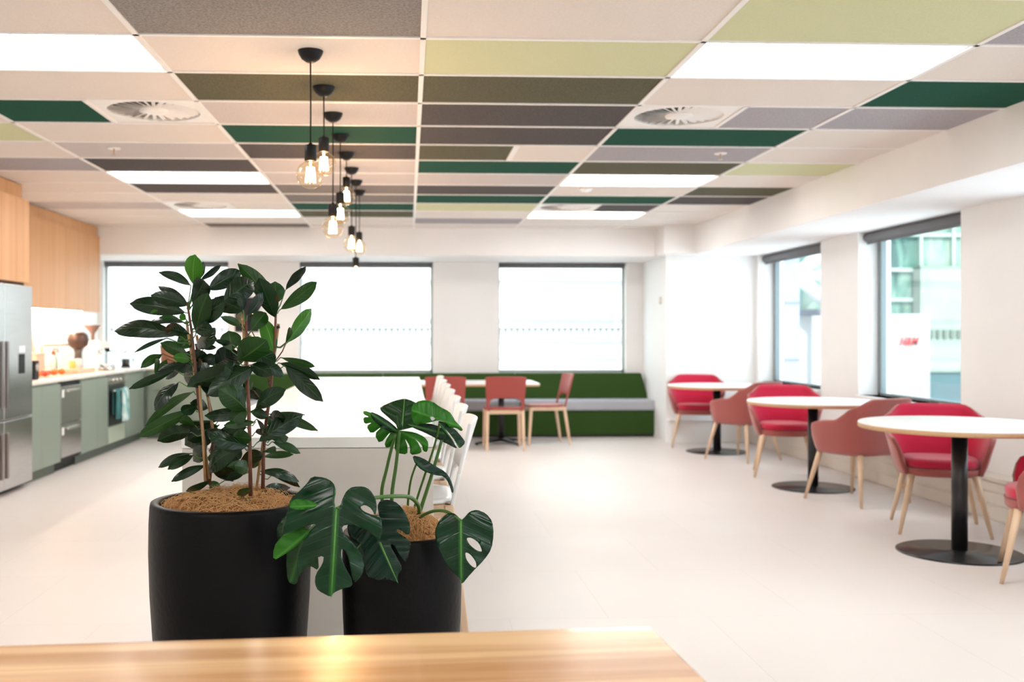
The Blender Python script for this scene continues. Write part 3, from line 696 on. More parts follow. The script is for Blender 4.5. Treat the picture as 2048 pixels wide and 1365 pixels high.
# things on the worktop ----------------------------------------------
def on(px, z_depth): p = P(px, 700, z_depth); return Vector((p.x, p.y, CH + .0005))
def at(px, X):   # point on the worktop at plane X seen in column px
    return Vector((X, kY(px, X), CH + .0005))
p = at(70, -3.62)
t = thing('bread_bin', 'wooden box standing on the worktop beside the fridge', 'box', p)
MB().box(-.06, .06, -.11, .11, 0, .20).build('body', M['ash'], t, bevel=.006); MB().box(-.062, .062, -.112, .112, .2, .225).build('lid', M['ashX'], t, bevel=.004)
p = at(66, -3.80)
cb = MB(); cb.box(-.012, .012, -.17, .17, 0, .40); tag(cb.build('chopping_board', M['ash'], origin=(0, 0, 0), bevel=.01), 'tall wooden chopping board leaning on the splashback by the fridge', 'chopping board')
bpy.data.objects['chopping_board'].location = p; bpy.data.objects['chopping_board'].rotation_euler = (0, radians(-10), 0)
p = at(60.5, -3.36)
t = thing('radio', 'small dark speaker-like radio at the fridge end of the worktop', 'radio', p + Vector((0, .03, 0)))
MB().box(-.05, .05, -.06, .06, 0, .17).build('body', M['darkplastic'], t, bevel=.01); MB().tube([(.05, 0, .11), (.056, 0, .11)], .035, 20).build('speaker_grille', M['chrome'], t)
# tap
p = at(84, -3.78)
t = thing('kitchen_tap', 'square-necked copper toned kitchen tap over the sink', 'tap', p)
MB().tube([(0, 0, 0), (0, 0, .04)], .026, 16).build('base', M['chrome'], t)
tp = MB().tube([(0, 0, .03), (0, 0, .27), (.004, .012, .285), (.01, .03, .29), (.13, .33, .295), (.14, .36, .29)], .011, 12); tp.build('spout', mat('copper', (.60, .38, .26), .25, metal=1), t)
MB().tube([(.02, 0, .06), (.08, 0, .07)], .007, 8).build('lever', M['chrome'], t)
# sink rim
p = at(109, -3.55)
t = thing('sink', 'inset stainless sink with raised rim in the worktop', 'sink', p)
s_ = MB()
for a in ((-.2, .2, -.30, -.28), (-.2, .2, .28, .30), (-.2, -.18, -.28, .28), (.18, .2, -.28, .28)): s_.box(*a, 0, .006)
s_.build('rim', M['steel'], t); MB().box(-.18, .18, -.28, .28, 0, .002).build('basin', mat('basin_dark', (.25, .24, .23), .3, metal=1), t)
# bottles
def bottle(label, p, body, cap, r=.03, h=.17):
    t = thing('soap_bottle', label, 'bottle', p, 0, 'bottles by the kitchen sink')
    MB().lathe([(r * .9, 0), (r, .006), (r, h * .62), (r * .75, h * .74), (r * .35, h * .82), (r * .35, h * .86)], n=20).build('body', body, t)
    MB().lathe([(r * .42, h * .86), (r * .42, h), (r * .2, h * 1.02)], n=16).build('cap', cap, t)
    MB().tube([(0, 0, h), (0, 0, h + .025), (.03, 0, h + .028)], .005, 8).build('nozzle', cap, t)
red = mat('red_plastic', (.7, .06, .03), .4); grn = mat('green_plastic', (.03, .35, .10), .4); oran = mat('orange_skin', (.85, .19, .03), .4, noise=.15, nscale=30); pink = mat('pink_plastic', (.75, .2, .3), .4)
bottle('clear soap bottle with a red pump beside the sink', at(107, -3.60), mat('clear_soap', (.75, .72, .66), .2), red, .032, .23)
bottle('green bottle beside the red-pump soap bottle', at(110, -3.68), grn, grn, .028, .22)
bottle('white bottle with a pink cap behind the sink', at(116, -3.72), M['white'], pink, .026, .24)
# fruit on a plate
p = at(100, -3.40)
t = thing('fruit_tray', 'long pale tray of orange fruit at the front of the worktop', 'tray', p)
MB().box(-.10, .10, -.28, .34, 0, .012).build('base', M['ash'], t, bevel=.004)
for k in range(9):
    y = p.y - .25 + .065 * k; xo = -3.40 + random.uniform(-.05, .06); r_ = random.uniform(.026, .034)
    f_ = MB().ball((0, 0, 0), r_, 14, sz=.92).build('tomato' if k % 2 else 'mandarin', red if k % 2 else oran, origin=None); f_.location = (xo, y, CH + .0125 + r_ * .92)
    tag(f_, ('red tomato' if k % 2 else 'orange mandarin') + ' on the pale fruit tray, ' + ['nearest', 'second', 'third', 'fourth', 'fifth', 'sixth', 'seventh', 'eighth', 'ninth'][k] + ' fruit from the fridge', 'tomato' if k % 2 else 'mandarin', 'tomatoes on the tray' if k % 2 else 'mandarins on the tray')
p = at(153, -3.48)
t = thing('serving_board', 'thick wooden board lying on the worktop with pale jars on it', 'board', p); MB().box(-.12, .12, -.26, .26, 0, .05).build('board', M['ash'], t, bevel=.006)
for k, (dx, dy, cc, lb) in enumerate(((0, -.12, (.75, .55, .15), 'yellow'), (.02, .02, (.7, .68, .64), 'white'), (-.02, .14, (.10, .35, .55), 'blue'))):
    j = thing('storage_jar', lb + ' jar standing on the wooden serving board', 'jar', (p.x + dx, p.y + dy, CH + .051), 0, 'jars on the serving board')
    MB().lathe([(.03, 0), (.034, .005), (.034, .07), (.026, .08)], n=18).build('body', mat('jar_' + lb, cc, .3), j); MB().lathe([(.03, .08), (.03, .095)], n=18).build('lid', M['white'], j)
# coffee grinder with dark hood, and paper roll
p = at(157, -3.62)
t = thing('coffee_brewer', 'dark-headed coffee brewer with a slim stem beside the timber cabinets', 'coffee maker', p)
MB().lathe([(.09, 0), (.10, .01), (.10, .03), (.04, .05)], n=24).build('base', M['darkplastic'], t)
MB().lathe([(.04, .045), (.038, .20), (.05, .24)], n=20).build('stem', mat('warm_grey', (.12, .09, .08), .4), t)
MB().lathe([(.05, .24), (.10, .28), (.115, .34), (.10, .40), (.06, .425), (.001, .43)], n=24).build('head', mat('bronze_dark', (.10, .055, .04), .35, metal=.4), t)
MB().tube([(.0, .09, .40), (0, .16, .41), (0, .2, .37)], .012, 8).build('handle', M['darkplastic'], t)
p = at(186, -3.66)
t = thing('coffee_grinder', 'white coffee grinder with a brown funnel hopper on top', 'coffee grinder', p)
MB().box(-.07, .07, -.08, .08, 0, .33).build('body', M['white'], t, bevel=.015)
MB().lathe([(.02, .33), (.022, .41), (.09, .50), (.094, .51), (.001, .51)], n=24).build('hopper', mat('smoky_brown', (.22, .12, .09), .2), t)
MB().tube([(.07, 0, .2), (.12, 0, .2)], .02, 12).build('outlet', M['chrome'], t)
p = at(205, -3.66)
t = thing('espresso_machine', 'white espresso machine with black group head at the far end of the worktop', 'coffee maker', p)
MB().box(-.14, .12, -.13, .13, 0, .05).build('drip_tray', M['white'], t, bevel=.005); MB().box(-.14, -.02, -.13, .13, .05, .30).build('body', M['white'], t, bevel=.01)
MB().box(-.02, .12, -.13, .13, .24, .31).build('top', M['white'], t, bevel=.01); MB().tube([(.06, .0, .20), (.06, 0, .24)], .03, 16).build('group_head', M['darkplastic'], t); MB().tube([(.06, 0, .2), (.18, 0, .2)], .01, 10).build('handle', M['darkplastic'], t)
p = at(214, -3.36)
t = thing('frying_pan', 'small pan lying on the worktop above the oven', 'pan', p); MB().lathe([(.001, .0), (.09, 0), (.105, .03), (.10, .03), (.086, .006), (.001, .006)], n=28).build('pan', M['chrome'], t)
MB().tube([(0, -.1, .025), (.0, -.16, .05), (0, -.22, .06)], .008, 8).build('handle', M['darkplastic'], t)
p = at(252, -3.46)
t = thing('coffee_press', 'glass coffee press with brown contents in the worktop corner', 'coffee press', p)
MB().lathe([(.052, .01), (.054, .02), (.054, .17), (.058, .18)], n=24).build('beaker', M['jar'], t); MB().lathe([(.001, .012), (.046, .012), (.046, .10), (.001, .10)], n=20).build('coffee', mat('dark_coffee', (.06, .04, .03), .2), t)
MB().lathe([(.056, 0), (.058, .012), (.056, .02)], n=24).build('base', M['darkplastic'], t); MB().lathe([(.06, .175), (.06, .19), (.01, .20), (.01, .22), (.001, .225)], n=24).build('lid', M['chrome'], t)
MB().tube([(.055, 0, .15), (.09, 0, .14), (.09, 0, .05), (.055, 0, .04)], .007, 8).build('handle', M['darkplastic'], t)
p = P(342, 720, 12.55)
t = thing('woven_basket', 'brown woven basket on the back counter behind the tree leaves', 'basket', (p.x, p.y, CH + .0005))
MB().lathe([(.10, 0), (.12, .02), (.135, .26), (.13, .27), (.12, .26), (.105, .02), (.001, .01)], n=28).build('body', mat('basket_brown', (.30, .13, .07), .8, noise=.4, nscale=60, stretch=(1, 1, 3)), t); MB().lathe([(.128, .262), (.137, .27), (.128, .278)], n=28).build('rim', M['ash'], t)
# wall display between the windows, thermostat, sprinklers, detector
p = P(496, 630, 12.97)
t = thing('wall_display', 'black framed display on the wall between the kitchen window and the middle window', 'display', (p.x, YB - .022, p.z))
MB().box(-.15, .15, 0, .022, -.22, .22).build('casing', M['darkplastic'], t, bevel=.004); MB().box(-.135, .135, -.002, 0, -.205, .205).build('screen', mat('screen_black', (.006, .006, .008), .1), t)
t = thing('thermostat', 'small round white thermostat on the side of the end wall', 'thermostat', (3.045, 12.05, H + (HY - 601) / FPX * 12.1), 0)
MB().lathe([(.045, 0), (.045, .015), (.03, .024)], n=24).build('body', M['islandpanel'], t).rotation_euler = (0, -pi / 2, 0)
MB().lathe([(.018, .024), (.016, .028)], n=20).build('dial', M['white'], t).rotation_euler = (0, -pi / 2, 0)
for px, py, lb in ((228, 299, 'white sprinkler head on the left part of the ceiling'), (1441, 309, 'white sprinkler head on the right part of the ceiling')):
    z = FPX * (CEIL - H) / (HY - py + 3); p = P(px, py, z)
    t = thing('fire_sprinkler', lb, 'sprinkler', (p.x, p.y, CEIL), 0, 'ceiling sprinkler heads')
    MB().lathe([(.042, -.008), (.045, 0)], n=24).build('cover_ring', M['grid'], t); MB().tube([(0, 0, 0), (0, 0, -.045)], .007, 8).build('stem', mat('brass', (.6, .4, .25), .3, metal=1), t); MB().lathe([(.001, -.048), (.016, -.046), (.016, -.043)], n=16).build('deflector', M['chrome'], t)
z = FPX * (CEIL - H) / (HY - 377); p = P(1172, 377, z)
t = thing('smoke_detector', 'flat white smoke detector on the pale ceiling tile at right', 'smoke detector', (p.x, p.y, CEIL)); MB().lathe([(.001, -.03), (.035, -.028), (.05, -.012), (.055, 0)], n=28).build('body', M['white'], t); MB().lathe([(.012, -.034), (.012, -.029)], n=12).build('sensor', M['grid'], t)

# ================================================================== PLANTS
def superpot(t, R, Hh, o_):
    """barrel pot: profile outside then inside"""
    prof = [(.001, 0), (R * .74, 0), (R * .78, .015), (R * .86, Hh * .18), (R * .94, Hh * .42), (R * .985, Hh * .64), (R, Hh * .80), (R * .995, Hh * .92), (R * .985, Hh * .985), (R * .975, Hh),
            (R * .885, Hh), (R * .87, Hh - .01), (R * .88, Hh - .05), (R * .85, Hh - .09), (.001, Hh - .09)]
    return MB().lathe(prof, n=80).build('pot', M['pot'], t)
def mulch(t, R, z0, seed, hgt=.03, nf=700):
    rn = random.Random(seed); m_ = MB(); bumps = [(rn.uniform(-R, R), rn.uniform(-R, R), rn.uniform(.03, .08), rn.uniform(-.4, 1)) for _ in range(26)]
    def hh(x, y):
        r_ = sqrt(x * x + y * y) / R; h = hgt * (1 - r_ ** 2) * .8
        for bx_, by_, s_, a_ in bumps: h += (1 - r_ ** 3) * .018 * a_ * math.exp(-((x - bx_) ** 2 + (y - by_) ** 2) / (2 * s_ * s_))
        return z0 + h
    m_.grid(lambda a, b_: (lambda r_, th: Vector((r_ * cos(th), r_ * sin(th), hh(r_ * cos(th), r_ * sin(th)) + .003 * sin(th * 37 + a * 50))))(R * max(a, .001), 2 * pi * b_), 26, 90)
    m_.build('coir_mulch', M['coir'], t)
    f = MB()
    for _ in range(nf):
        th = rn.uniform(0, 2 * pi); r_ = R * sqrt(rn.random()) * .98; x, y = r_ * cos(th), r_ * sin(th); a = rn.uniform(0, 2 * pi); ln = rn.uniform(.02, .07)
        pts = []
        cv = rn.uniform(-2, 2); lift = rn.uniform(.002, .018)
        for k in range(5):
            s_ = k / 4; aa = a + cv * s_; x2 = x + ln * s_ * cos(aa); y2 = y + ln * s_ * sin(aa)
            if sqrt(x2 * x2 + y2 * y2) > R: break
            pts.append((x2, y2, hh(x2, y2) + .002 + lift * sin(pi * s_)))
        if len(pts) > 2: f.tube(pts, .0007, 4, caps=False)
    f.build('coir_fibre', M['fibre'], t)['kind'] = 'stuff'
camv = Vector((0, 0, H))
def add_leaf(mb, base, tip, width, m, rn, bend=None, tilt=None, fold=.22):
    d = tip - base; ln = d.length; dn = d.normalized(); v = (camv - (base + tip) / 2).normalized()
    side = dn.cross(v).normalized(); nrm = side.cross(dn).normalized()
    if nrm.dot(v) < 0: nrm = -nrm
    if tilt is None: tilt = rn.uniform(-.7, .7)
    if bend is None: bend = rn.uniform(.03, .16) * rn.choice((1, 1, -1))
    Rm = Matrix.Rotation(tilt, 3, dn); side = Rm @ side; nrm = Rm @ nrm
    wd = width / max(.6, cos(tilt))
    ph = rn.uniform(0, 6)
    def fn(a, b_):
        u = -1 + 2 * b_; t = a
        tt_ = min(1, max(0, (t - .05) / .95)); pr = (max(0, sin(pi * tt_ ** 1.1)) ** .62)
        if t > .9: pr *= (1 - ((t - .9) / .1) ** 1.5 * .75)
        wv = max(.0016, wd / 2 * pr)
        c = base + d * t + nrm * (bend * ln * sin(pi * t * .9)) + Vector((0, 0, 1)) * (.03 * ln * sin(pi * t))
        return c + side * (u * wv) - nrm * (abs(u) ** 1.4 * wv * fold) + nrm * (.05 * wv * sin(t * 14 + ph) * abs(u))
    mb.grid(fn, 20, 8, m, True, uv=lambda a, b_: (a, (-1 + 2 * b_) * .5))
# --- tall leafy tree in big pot
BP = P(462, 1000, 3.08); bigc = Vector((BP.x, BP.y, 0)); RB = .243; HB = H - (1000 - HY) / FPX * 3.08
pt = thing('potted_tree', 'tall dark-leaved potted tree with bamboo canes in the large charcoal pot', 'potted plant', bigc)
superpot(pt, RB, HB, bigc); mulch(pt, RB * .88, HB - .018, 5, .03)
def c3(x, y, dz=0.0):
    return P(220 + x / 2.626, 490 + y / 2.626, 3.08 + dz)
D, G, B_, K = 0, 1, 2, 3     # dark, mid, bright, grey
LV = [((440,215),(450,48),85,B_),((425,215),(250,145),45,D),((450,200),(488,88),34,K),((470,190),(580,105),30,K),((510,240),(692,140),85,D),((430,320),(490,190),90,D),((450,470),(520,250),90,G),
((410,310),(255,220),40,K),((420,320),(215,265),70,D),((410,360),(110,310),85,D),((370,395),(255,380),26,G),((400,410),(200,425),36,K),((370,480),(30,460),85,D),((420,470),(290,440),60,D),
((430,540),(360,480),75,G),((300,490),(130,565),20,D),((415,590),(265,515),62,G),((420,610),(325,590),46,B_),((275,575),(160,650),44,G),((250,590),(235,690),24,G),((300,600),(255,680),46,G),
((420,620),(245,670),36,K),((385,645),(295,705),36,K),((340,660),(100,755),42,D),((425,620),(420,745),62,K),((395,560),(520,665),90,D),((365,720),(240,875),62,K),((440,772),(180,960),46,G),((445,862),(150,1005),66,G),
((440,380),(500,345),28,K),((480,410),(610,300),90,D),((480,530),(550,435),52,K),((490,548),(560,540),26,D),((480,605),(550,580),34,D),((590,300),(750,195),112,D),((705,350),(548,275),90,D),
((700,345),(680,265),40,K),((720,375),(800,250),52,K),((865,350),(665,98),85,G),((870,390),(785,170),95,D),((878,310),(868,192),92,G),((888,345),(1082,195),70,G),((920,240),(1027,113),42,K),
((690,430),(575,375),36,G),((700,420),(692,345),46,G),((742,450),(735,365),30,K),((740,455),(818,358),76,G),((865,585),(800,388),76,B_),((925,517),(1052,338),66,B_),((928,517),(1022,432),38,G),((922,515),(945,438),26,G),
((640,560),(622,452),98,G),((645,525),(545,495),26,D),((700,555),(740,480),62,D),((670,610),(825,495),130,G),((550,630),(690,570),112,K),((730,640),(408,738),92,D),((765,640),(512,790),100,D),
((780,620),(912,690),56,D),((885,620),(1102,710),52,D),((915,635),(1120,822),74,D),((895,592),(1072,637),36,G),((718,872),(565,755),105,G),((705,860),(650,735),72,G),((762,862),(930,758),76,D),
((722,880),(496,895),62,D),((735,875),(828,905),46,D),((765,930),(598,948),42,G),((575,945),(398,1050),130,D),((430,985),(248,1035),82,D),((570,925),(322,972),32,D),((450,952),(370,920),44,G),
((770,1042),(1008,895),92,D),((830,888),(1092,978),46,G),((830,890),(1022,893),22,G),((640,1005),(745,1018),66,G),((740,1060),(530,1000),74,D),((700,1060),(518,1190),84,D),((535,1100),(645,1240),105,D),
((510,1060),(440,1135),74,D),((430,1095),(260,1170),42,D),((440,1105),(303,1182),48,D),((505,1158),(323,1245),44,D),((738,1072),(748,1168),102,D),((735,1150),(612,1168),36,G),((705,1180),(640,1178),22,G),
((850,1035),(997,1096),42,G),((845,1020),(935,1012),56,G),((800,1115),(962,1102),36,G),((800,1090),(865,1080),32,G),((778,1190),(988,1248),48,D),((850,1210),(1000,1278),42,D),((800,1292),(952,1275),54,D),
((600,1240),(705,1195),42,D),((560,1325),(520,1240),56,G),((700,1325),(702,1275),60,G),((400,1292),(525,1235),32,D),((762,985),(832,992),34,K),((600,1015),(660,955),84,D),((820,905),(870,960),50,G),
((250,345),(210,362),16,B_),((400,392),(365,370),34,B_),((700,720),(740,760),60,G),((380,900),(300,940),10,K),((520,1080),(620,1060),90,D),((600,1130),(690,1075),80,D),((560,690),(480,640),70,D),((770,915),(800,985),22,K),
((480,700),(420,640),70,D),((660,690),(600,640),80,D),((640,760),(600,700),60,D),((500,420),(455,330),70,G),((540,1000),(480,930),60,D),((840,990),(900,930),60,G)]
rn = random.Random(11); fol = MB()
stems = {'s1': [(405, 300), (425, 430), (440, 560), (452, 700), (470, 860), (495, 1040), (505, 1260)], 's2': [(715, 400), (718, 560), (722, 700), (730, 860), (735, 1060), (738, 1320)], 's3': [(872, 320), (868, 450), (855, 640), (842, 790), (820, 930), (806, 1080), (803, 1280)],
         's4': [(450, 520), (478, 640), (505, 760), (532, 880), (540, 1050), (520, 1260)]}
sdz = {'s1': .02, 's2': -.06, 's3': .05, 's4': .10}
def near_stem(pt2):
    best = None
    for k, pl in stems.items():
        for i in range(len(pl) - 1):
            a = Vector(pl[i]); b_ = Vector(pl[i + 1]); q = Vector(pt2); t = max(0, min(1, (q - a).dot(b_ - a) / (b_ - a).length_squared)); c = a + (b_ - a) * t
            dd = (q - c).length
            if best is None or dd < best[0]: best = (dd, k, c)
    return best
pet = MB()
for sk_, n_, lo_, hi_ in (('s1', 7, .12, .95), ('s2', 8, .15, .95), ('s3', 4, .45, .95), ('s4', 6, .1, .9)):
    pl = stems[sk_]
    for q_ in range(n_):
        f_ = lo_ + (hi_ - lo_) * (q_ + .5) / n_; k_ = f_ * (len(pl) - 1); i_ = int(k_); fr_ = k_ - i_
        x_ = pl[i_][0] * (1 - fr_) + pl[min(i_ + 1, len(pl) - 1)][0] * fr_; y_ = pl[i_][1] * (1 - fr_) + pl[min(i_ + 1, len(pl) - 1)][1] * fr_
        an = rn.uniform(-.5, .8); sg = rn.choice((-1, 1)); ln_ = rn.uniform(95, 160)
        LV.append(((x_ + sg * 12, y_), (x_ + sg * ln_ * cos(an), y_ + ln_ * sin(an)), rn.uniform(50, 80), rn.choice((D, D, D, G))))
for (b0, t0_, wd, k) in LV:
    dd, sk, cpt = near_stem(b0)
    dz = sdz[sk]; tdz = dz + rn.uniform(-.13, .13); bdz = dz + (tdz - dz) * min(.3, dd / 300)
    base = c3(*b0, bdz); tip = c3(*t0_, tdz)
    width = wd * 1.12 / 2.626 / FPX * 3.08
    add_leaf(fol, base, tip, width, k, rn, tilt=rn.uniform(-.5, .5) if k != K else rn.uniform(.3, .8))
    sp_ = c3(cpt.x, cpt.y + min(40, dd * .4), dz); mid_ = (sp_ + base) / 2 - Vector((0, 0, .008))
    if dd < 160: pet.tube([sp_, mid_, base, base + (tip - base) * .05], [.0022, .0018, .0016, .0012], 6, caps=False)
o4 = len(fol.v); fol.v += pet.v
for f_ in pet.f: fol.face([i_ + o4 for i_ in f_], 4, True)
fol.build('foliage', [M['leaf_dark'], M['leaf_mid'], M['leaf_bright'], M['leaf_grey'], M['stalk']], pt, bigc)
for k, pl in stems.items():
    MB().tube([c3(x, y, sdz[k]) for x, y in pl], [.0035 + .003 * i / len(pl) for i in range(len(pl))], 8).build('stem', M['bark'], pt, bigc)
# side branches
sb = MB(); sb.tube([c3(842, 760, .05), c3(800, 560, .03), c3(745, 455, 0)], .0018, 6); sb.tube([c3(870, 610, .05), c3(905, 560, .04), c3(925, 515, .04)], .002, 6); sb.tube([c3(840, 715, .05), c3(810, 680, .02), c3(780, 640, 0)], .0022, 6)
sb.tube([c3(420, 640, .02), c3(340, 600, 0), c3(275, 572, 0)], .002, 6); sb.tube([c3(350, 620, 0), c3(300, 600, 0)], .0015, 6); sb.tube([c3(790, 810, .04), c3(760, 770, .03), c3(745, 760, .03)], .002, 6)
sb.build('side_branches', M['bark'], pt, bigc)
for a, b_, dz in (((402, 400), (520, 1230), .03), ((455, 475), (545, 1000), .11), ((470, 740), (500, 1240), .0), ((698, 396), (745, 1310), -.05), ((885, 415), (768, 1290), .06)):
    MB().tube([c3(*a, dz), c3((a[0] + b_[0]) / 2 + 3, (a[1] + b_[1]) / 2, dz), c3(*b_, dz * .6)], .0042, 8).build('bamboo_cane', M['bamboo'], pt, bigc)
MB().tube([c3(880, 425, .06), c3(882, 440, .06)], .007, 8).tube([c3(824, 872, .055), c3(822, 886, .055)], .007, 8).build('plant_tie', M['black'], pt, bigc)

# --- monstera in the smaller pot
SZ = 3.0; SP = P(804, 1062, SZ); smc = Vector((SP.x, SP.y, 0)); RS = .178; HS = H - (1062 - HY) / FPX * SZ
mt = thing('potted_monstera', 'split-leaf monstera in the smaller charcoal pot, right of the tree pot', 'potted plant', smc)
superpot(mt, RS, HS, smc); mulch(mt, RS * .88, HS - .006, 9, .045, 600)
def c4(x, y, z): return P(540 + x / 2.7304, 780 + y / 2.7304, z)
def chaikin(p, it=1):
    for _ in range(it):
        q = []
        for i in range(len(p)):
            a, b_ = p[i], p[(i + 1) % len(p)]
            q += [(a[0] * .78 + b_[0] * .22, a[1] * .78 + b_[1] * .22), (a[0] * .22 + b_[0] * .78, a[1] * .22 + b_[1] * .78)]
        p = q
    return p
def inside(p, poly):
    x, y = p; c = False; j = len(poly) - 1
    for i in range(len(poly)):
        xi, yi = poly[i]; xj, yj = poly[j]
        if (yi > y) != (yj > y) and x < (xj - xi) * (y - yi) / (yj - yi) + xi: c = not c
        j = i
    return c
def mleaf(outline, J, Tp, z0, m, cup=.25, droop=.1, lean=0.0, holes=(), twist=0.0, rib=True, step=14, wob=.006):
    """leaf blade: outline, junction J and tip Tp in crop units, blade bent about its midrib"""
    sc = 1 / 2.7304 / FPX * z0
    poly = chaikin(outline, 1); hs = [chaikin(h, 2) for h in holes]
    ax = (Vector(Tp) - Vector(J)); ln = ax.length; ax.normalize(); pr = Vector((-ax.y, ax.x))
    pts = []; edges = []
    for pl in [poly] + hs:
        o_ = len(pts); pts += [Vector(p_) for p_ in pl]; edges += [(o_ + i, o_ + (i + 1) % len(pl)) for i in range(len(pl))]
    xs_ = [p_[0] for p_ in poly]; ys_ = [p_[1] for p_ in poly]
    x = min(xs_)
    while x < max(xs_):
        y = min(ys_)
        while y < max(ys_):
            if inside((x, y), poly) and not any(inside((x, y), h) for h in hs) and min((Vector((x, y)) - q).length for q in pts[:len(poly)]) > step * .45: pts.append(Vector((x, y)))
            y += step
        x += step
    vv, ee, ff, *_ = geometry.delaunay_2d_cdt(pts, edges, [], 0, 1e-4)
    mb = MB()
    def loc(p_):
        r_ = Vector((p_[0] - J[0], p_[1] - J[1])); return r_.dot(ax), r_.dot(pr)
    def to3(p_):
        s_, q = loc(p_); sn = s_ / ln; qn = q / ln
        dz = cup * ln * sc * (abs(qn) ** 1.5) + droop * ln * sc * (sn - .3) ** 2 + lean * ln * sc * sn + twist * ln * sc * qn
        dz += wob * sin(sn * 19 - abs(qn) * 9) * min(1, abs(qn) * 3) - .010 * math.exp(-(qn / .05) ** 2) * .3
        return c4(p_[0], p_[1], z0 + dz)
    mb.v = [to3(v_) for v_ in vv]
    for f_ in ff:
        cx_ = sum(vv[i][0] for i in f_) / 3; cy_ = sum(vv[i][1] for i in f_) / 3
        if inside((cx_, cy_), poly) and not any(inside((cx_, cy_), h) for h in hs):
            mb.face(list(f_)[::-1], 0, True, [(loc(vv[i])[0] / ln, loc(vv[i])[1] / ln) for i in list(f_)[::-1]])
    lf = mb.build('leaf', m, mt, smc, solid=.0012, offset=0)
    if rib:
        n_ = 10; pp = []
        for i in range(n_ + 1):
            q = Vector(J) + (Vector(Tp) - Vector(J)) * (i / n_); pp.append(to3((q.x, q.y)) + (camv - to3((q.x, q.y))).normalized() * .0012)
        rb = MB().tube(pp, [.0030 * (1 - i / n_ * .75) for i in range(n_ + 1)], 8); ro = rb.build('midrib', mat('midrib_green', (.07, .22, .03), .4), lf, smc)
    return lf
A = [(360,650),(350,610),(362,550),(345,505),(300,480),(228,473),(200,515),(160,555),(108,600),(100,655),(80,710),(58,795),(120,775),(190,745),(262,730),(215,775),(205,800),(165,860),(148,930),(150,1012),(180,970),(235,925),(295,905),(288,950),(248,1010),(245,1060),(262,1098),(335,1135),(345,1110),(400,1085),(452,1075),(445,1030),(415,980),(390,920),(388,872),(405,868),(430,920),(440,980),(458,1062),(500,1020),(517,960),(500,900),(455,840),(400,785),(392,745),(440,735),(520,760),(560,790),(600,828),(615,770),(605,690),(560,685),(510,665),(490,640),(520,628),(555,650),(575,690),(585,640),(575,590),(545,545),(510,528),(450,530),(420,550),(400,585),(382,640),(374,655)]
mleaf(A, (362, 652), (335, 1135), 2.66, M['mon_dark'], .30, .25, -.10)
mleaf([(17,935),(20,860),(60,800),(130,765),(205,755),(225,775),(200,805),(150,850),(90,895)], (215, 775), (17, 935), 2.70, M['mon_bright'], .3, .1, .1, rib=False)
mleaf([(106,650),(110,615),(140,597),(190,600),(240,612),(262,630),(240,648),(180,657)], (262, 632), (106, 640), 2.63, M['mon_bright'], .3, .1, .0, rib=False)
mleaf([(75,690),(38,750),(36,815),(60,800),(95,850),(88,940),(95,1050),(145,1068),(160,1010),(215,960),(268,990),(262,900),(210,760),(130,700)], (200, 760), (110, 1060), 2.78, M['mon_mid'], .3, .2, .1, rib=False)
Bf = [(600,835),(588,770),(600,700),(585,640),(600,605),(650,600),(700,620),(745,680),(768,755),(758,800),(700,757),(690,775),(750,815),(770,835),(757,905),(740,948),(705,900),(672,842),(655,850),(690,910),(725,975),(695,1015),(700,1055),(640,1035),(580,1040),(530,1020),(510,960),(515,890),(500,840),(450,810),(438,775),(480,725),(530,735),(575,790)]
mleaf(Bf, (600, 835), (698, 1055), 2.76, M['mon_teal'], .25, .3, -.08)
mleaf([(420,735),(450,720),(520,700),(560,735),(585,800),(590,840),(540,870),(510,930),(470,880),(430,800)], (560, 760), (450, 900), 2.82, M['mon_teal'], .25, .2, 0)
Cc = [(1040,715),(1060,700),(1090,665),(1130,655),(1180,675),(1215,720),(1222,790),(1210,870),(1170,930),(1100,1000),(1045,1068),(1040,1030),(990,990),(955,940),(930,890),(905,830),(900,770),(920,720),(960,680),(1000,672),(1028,692)]
mleaf(Cc, (1041, 715), (1044, 1066), 2.78, M['mon_dark'], .25, .25, -.05, holes=[[(1070,810),(1100,808),(1140,835),(1162,888),(1130,880),(1090,848)], [(1065,885),(1095,900),(1125,940),(1128,977),(1100,965),(1070,925)]])
mleaf([(600,95),(680,60),(735,48),(780,62),(840,100),(870,140),(860,185),(800,200),(740,215),(705,224),(690,190),(640,145),(605,115)], (720, 215), (735, 48), 2.93, M['mon_mid'], .2, .3, .35)
D2 = [(705,222),(640,165),(590,140),(512,112),(508,132),(545,150),(508,150),(515,188),(560,178),(525,200),(553,243),(612,200),(570,245),(600,298),(665,222),(625,290),(632,318),(665,310),(690,250),(678,310),(690,345),(750,355),(752,310),(735,262),(765,310),(765,357),(815,350),(832,335),(800,275),(770,250),(830,300),(835,335),(860,342),(866,290),(845,258),(790,232),(730,225)]
mleaf(D2, (705, 222), (520, 125), 2.98, M['mon_bright'], .15, .1, .1, rib=False)
mleaf([(545,118),(600,140),(660,180),(698,215),(690,238),(640,225),(590,190),(555,155)], (695, 228), (545, 125), 2.95, M['mon_dark'], .3, .1, .1, rib=False)
mleaf([(790,192),(768,140),(775,85),(820,57),(880,60),(930,95),(980,120),(1000,150),(1010,170),(1055,215),(1045,228),(1010,205),(985,215),(960,180),(920,165),(870,180),(820,188)], (920, 160), (770, 110), 2.84, M['mon_yellow'], .5, .2, -.1, rib=False, holes=[[(872,150),(890,146),(905,160),(885,172)]])
mleaf([(740,185),(800,192),(870,183),(925,200),(965,240),(1000,285),(1027,327),(960,292),(900,262),(840,232),(790,212)], (935, 235), (745, 188), 2.90, M['mon_dark'], .3, .2, 0, rib=False)
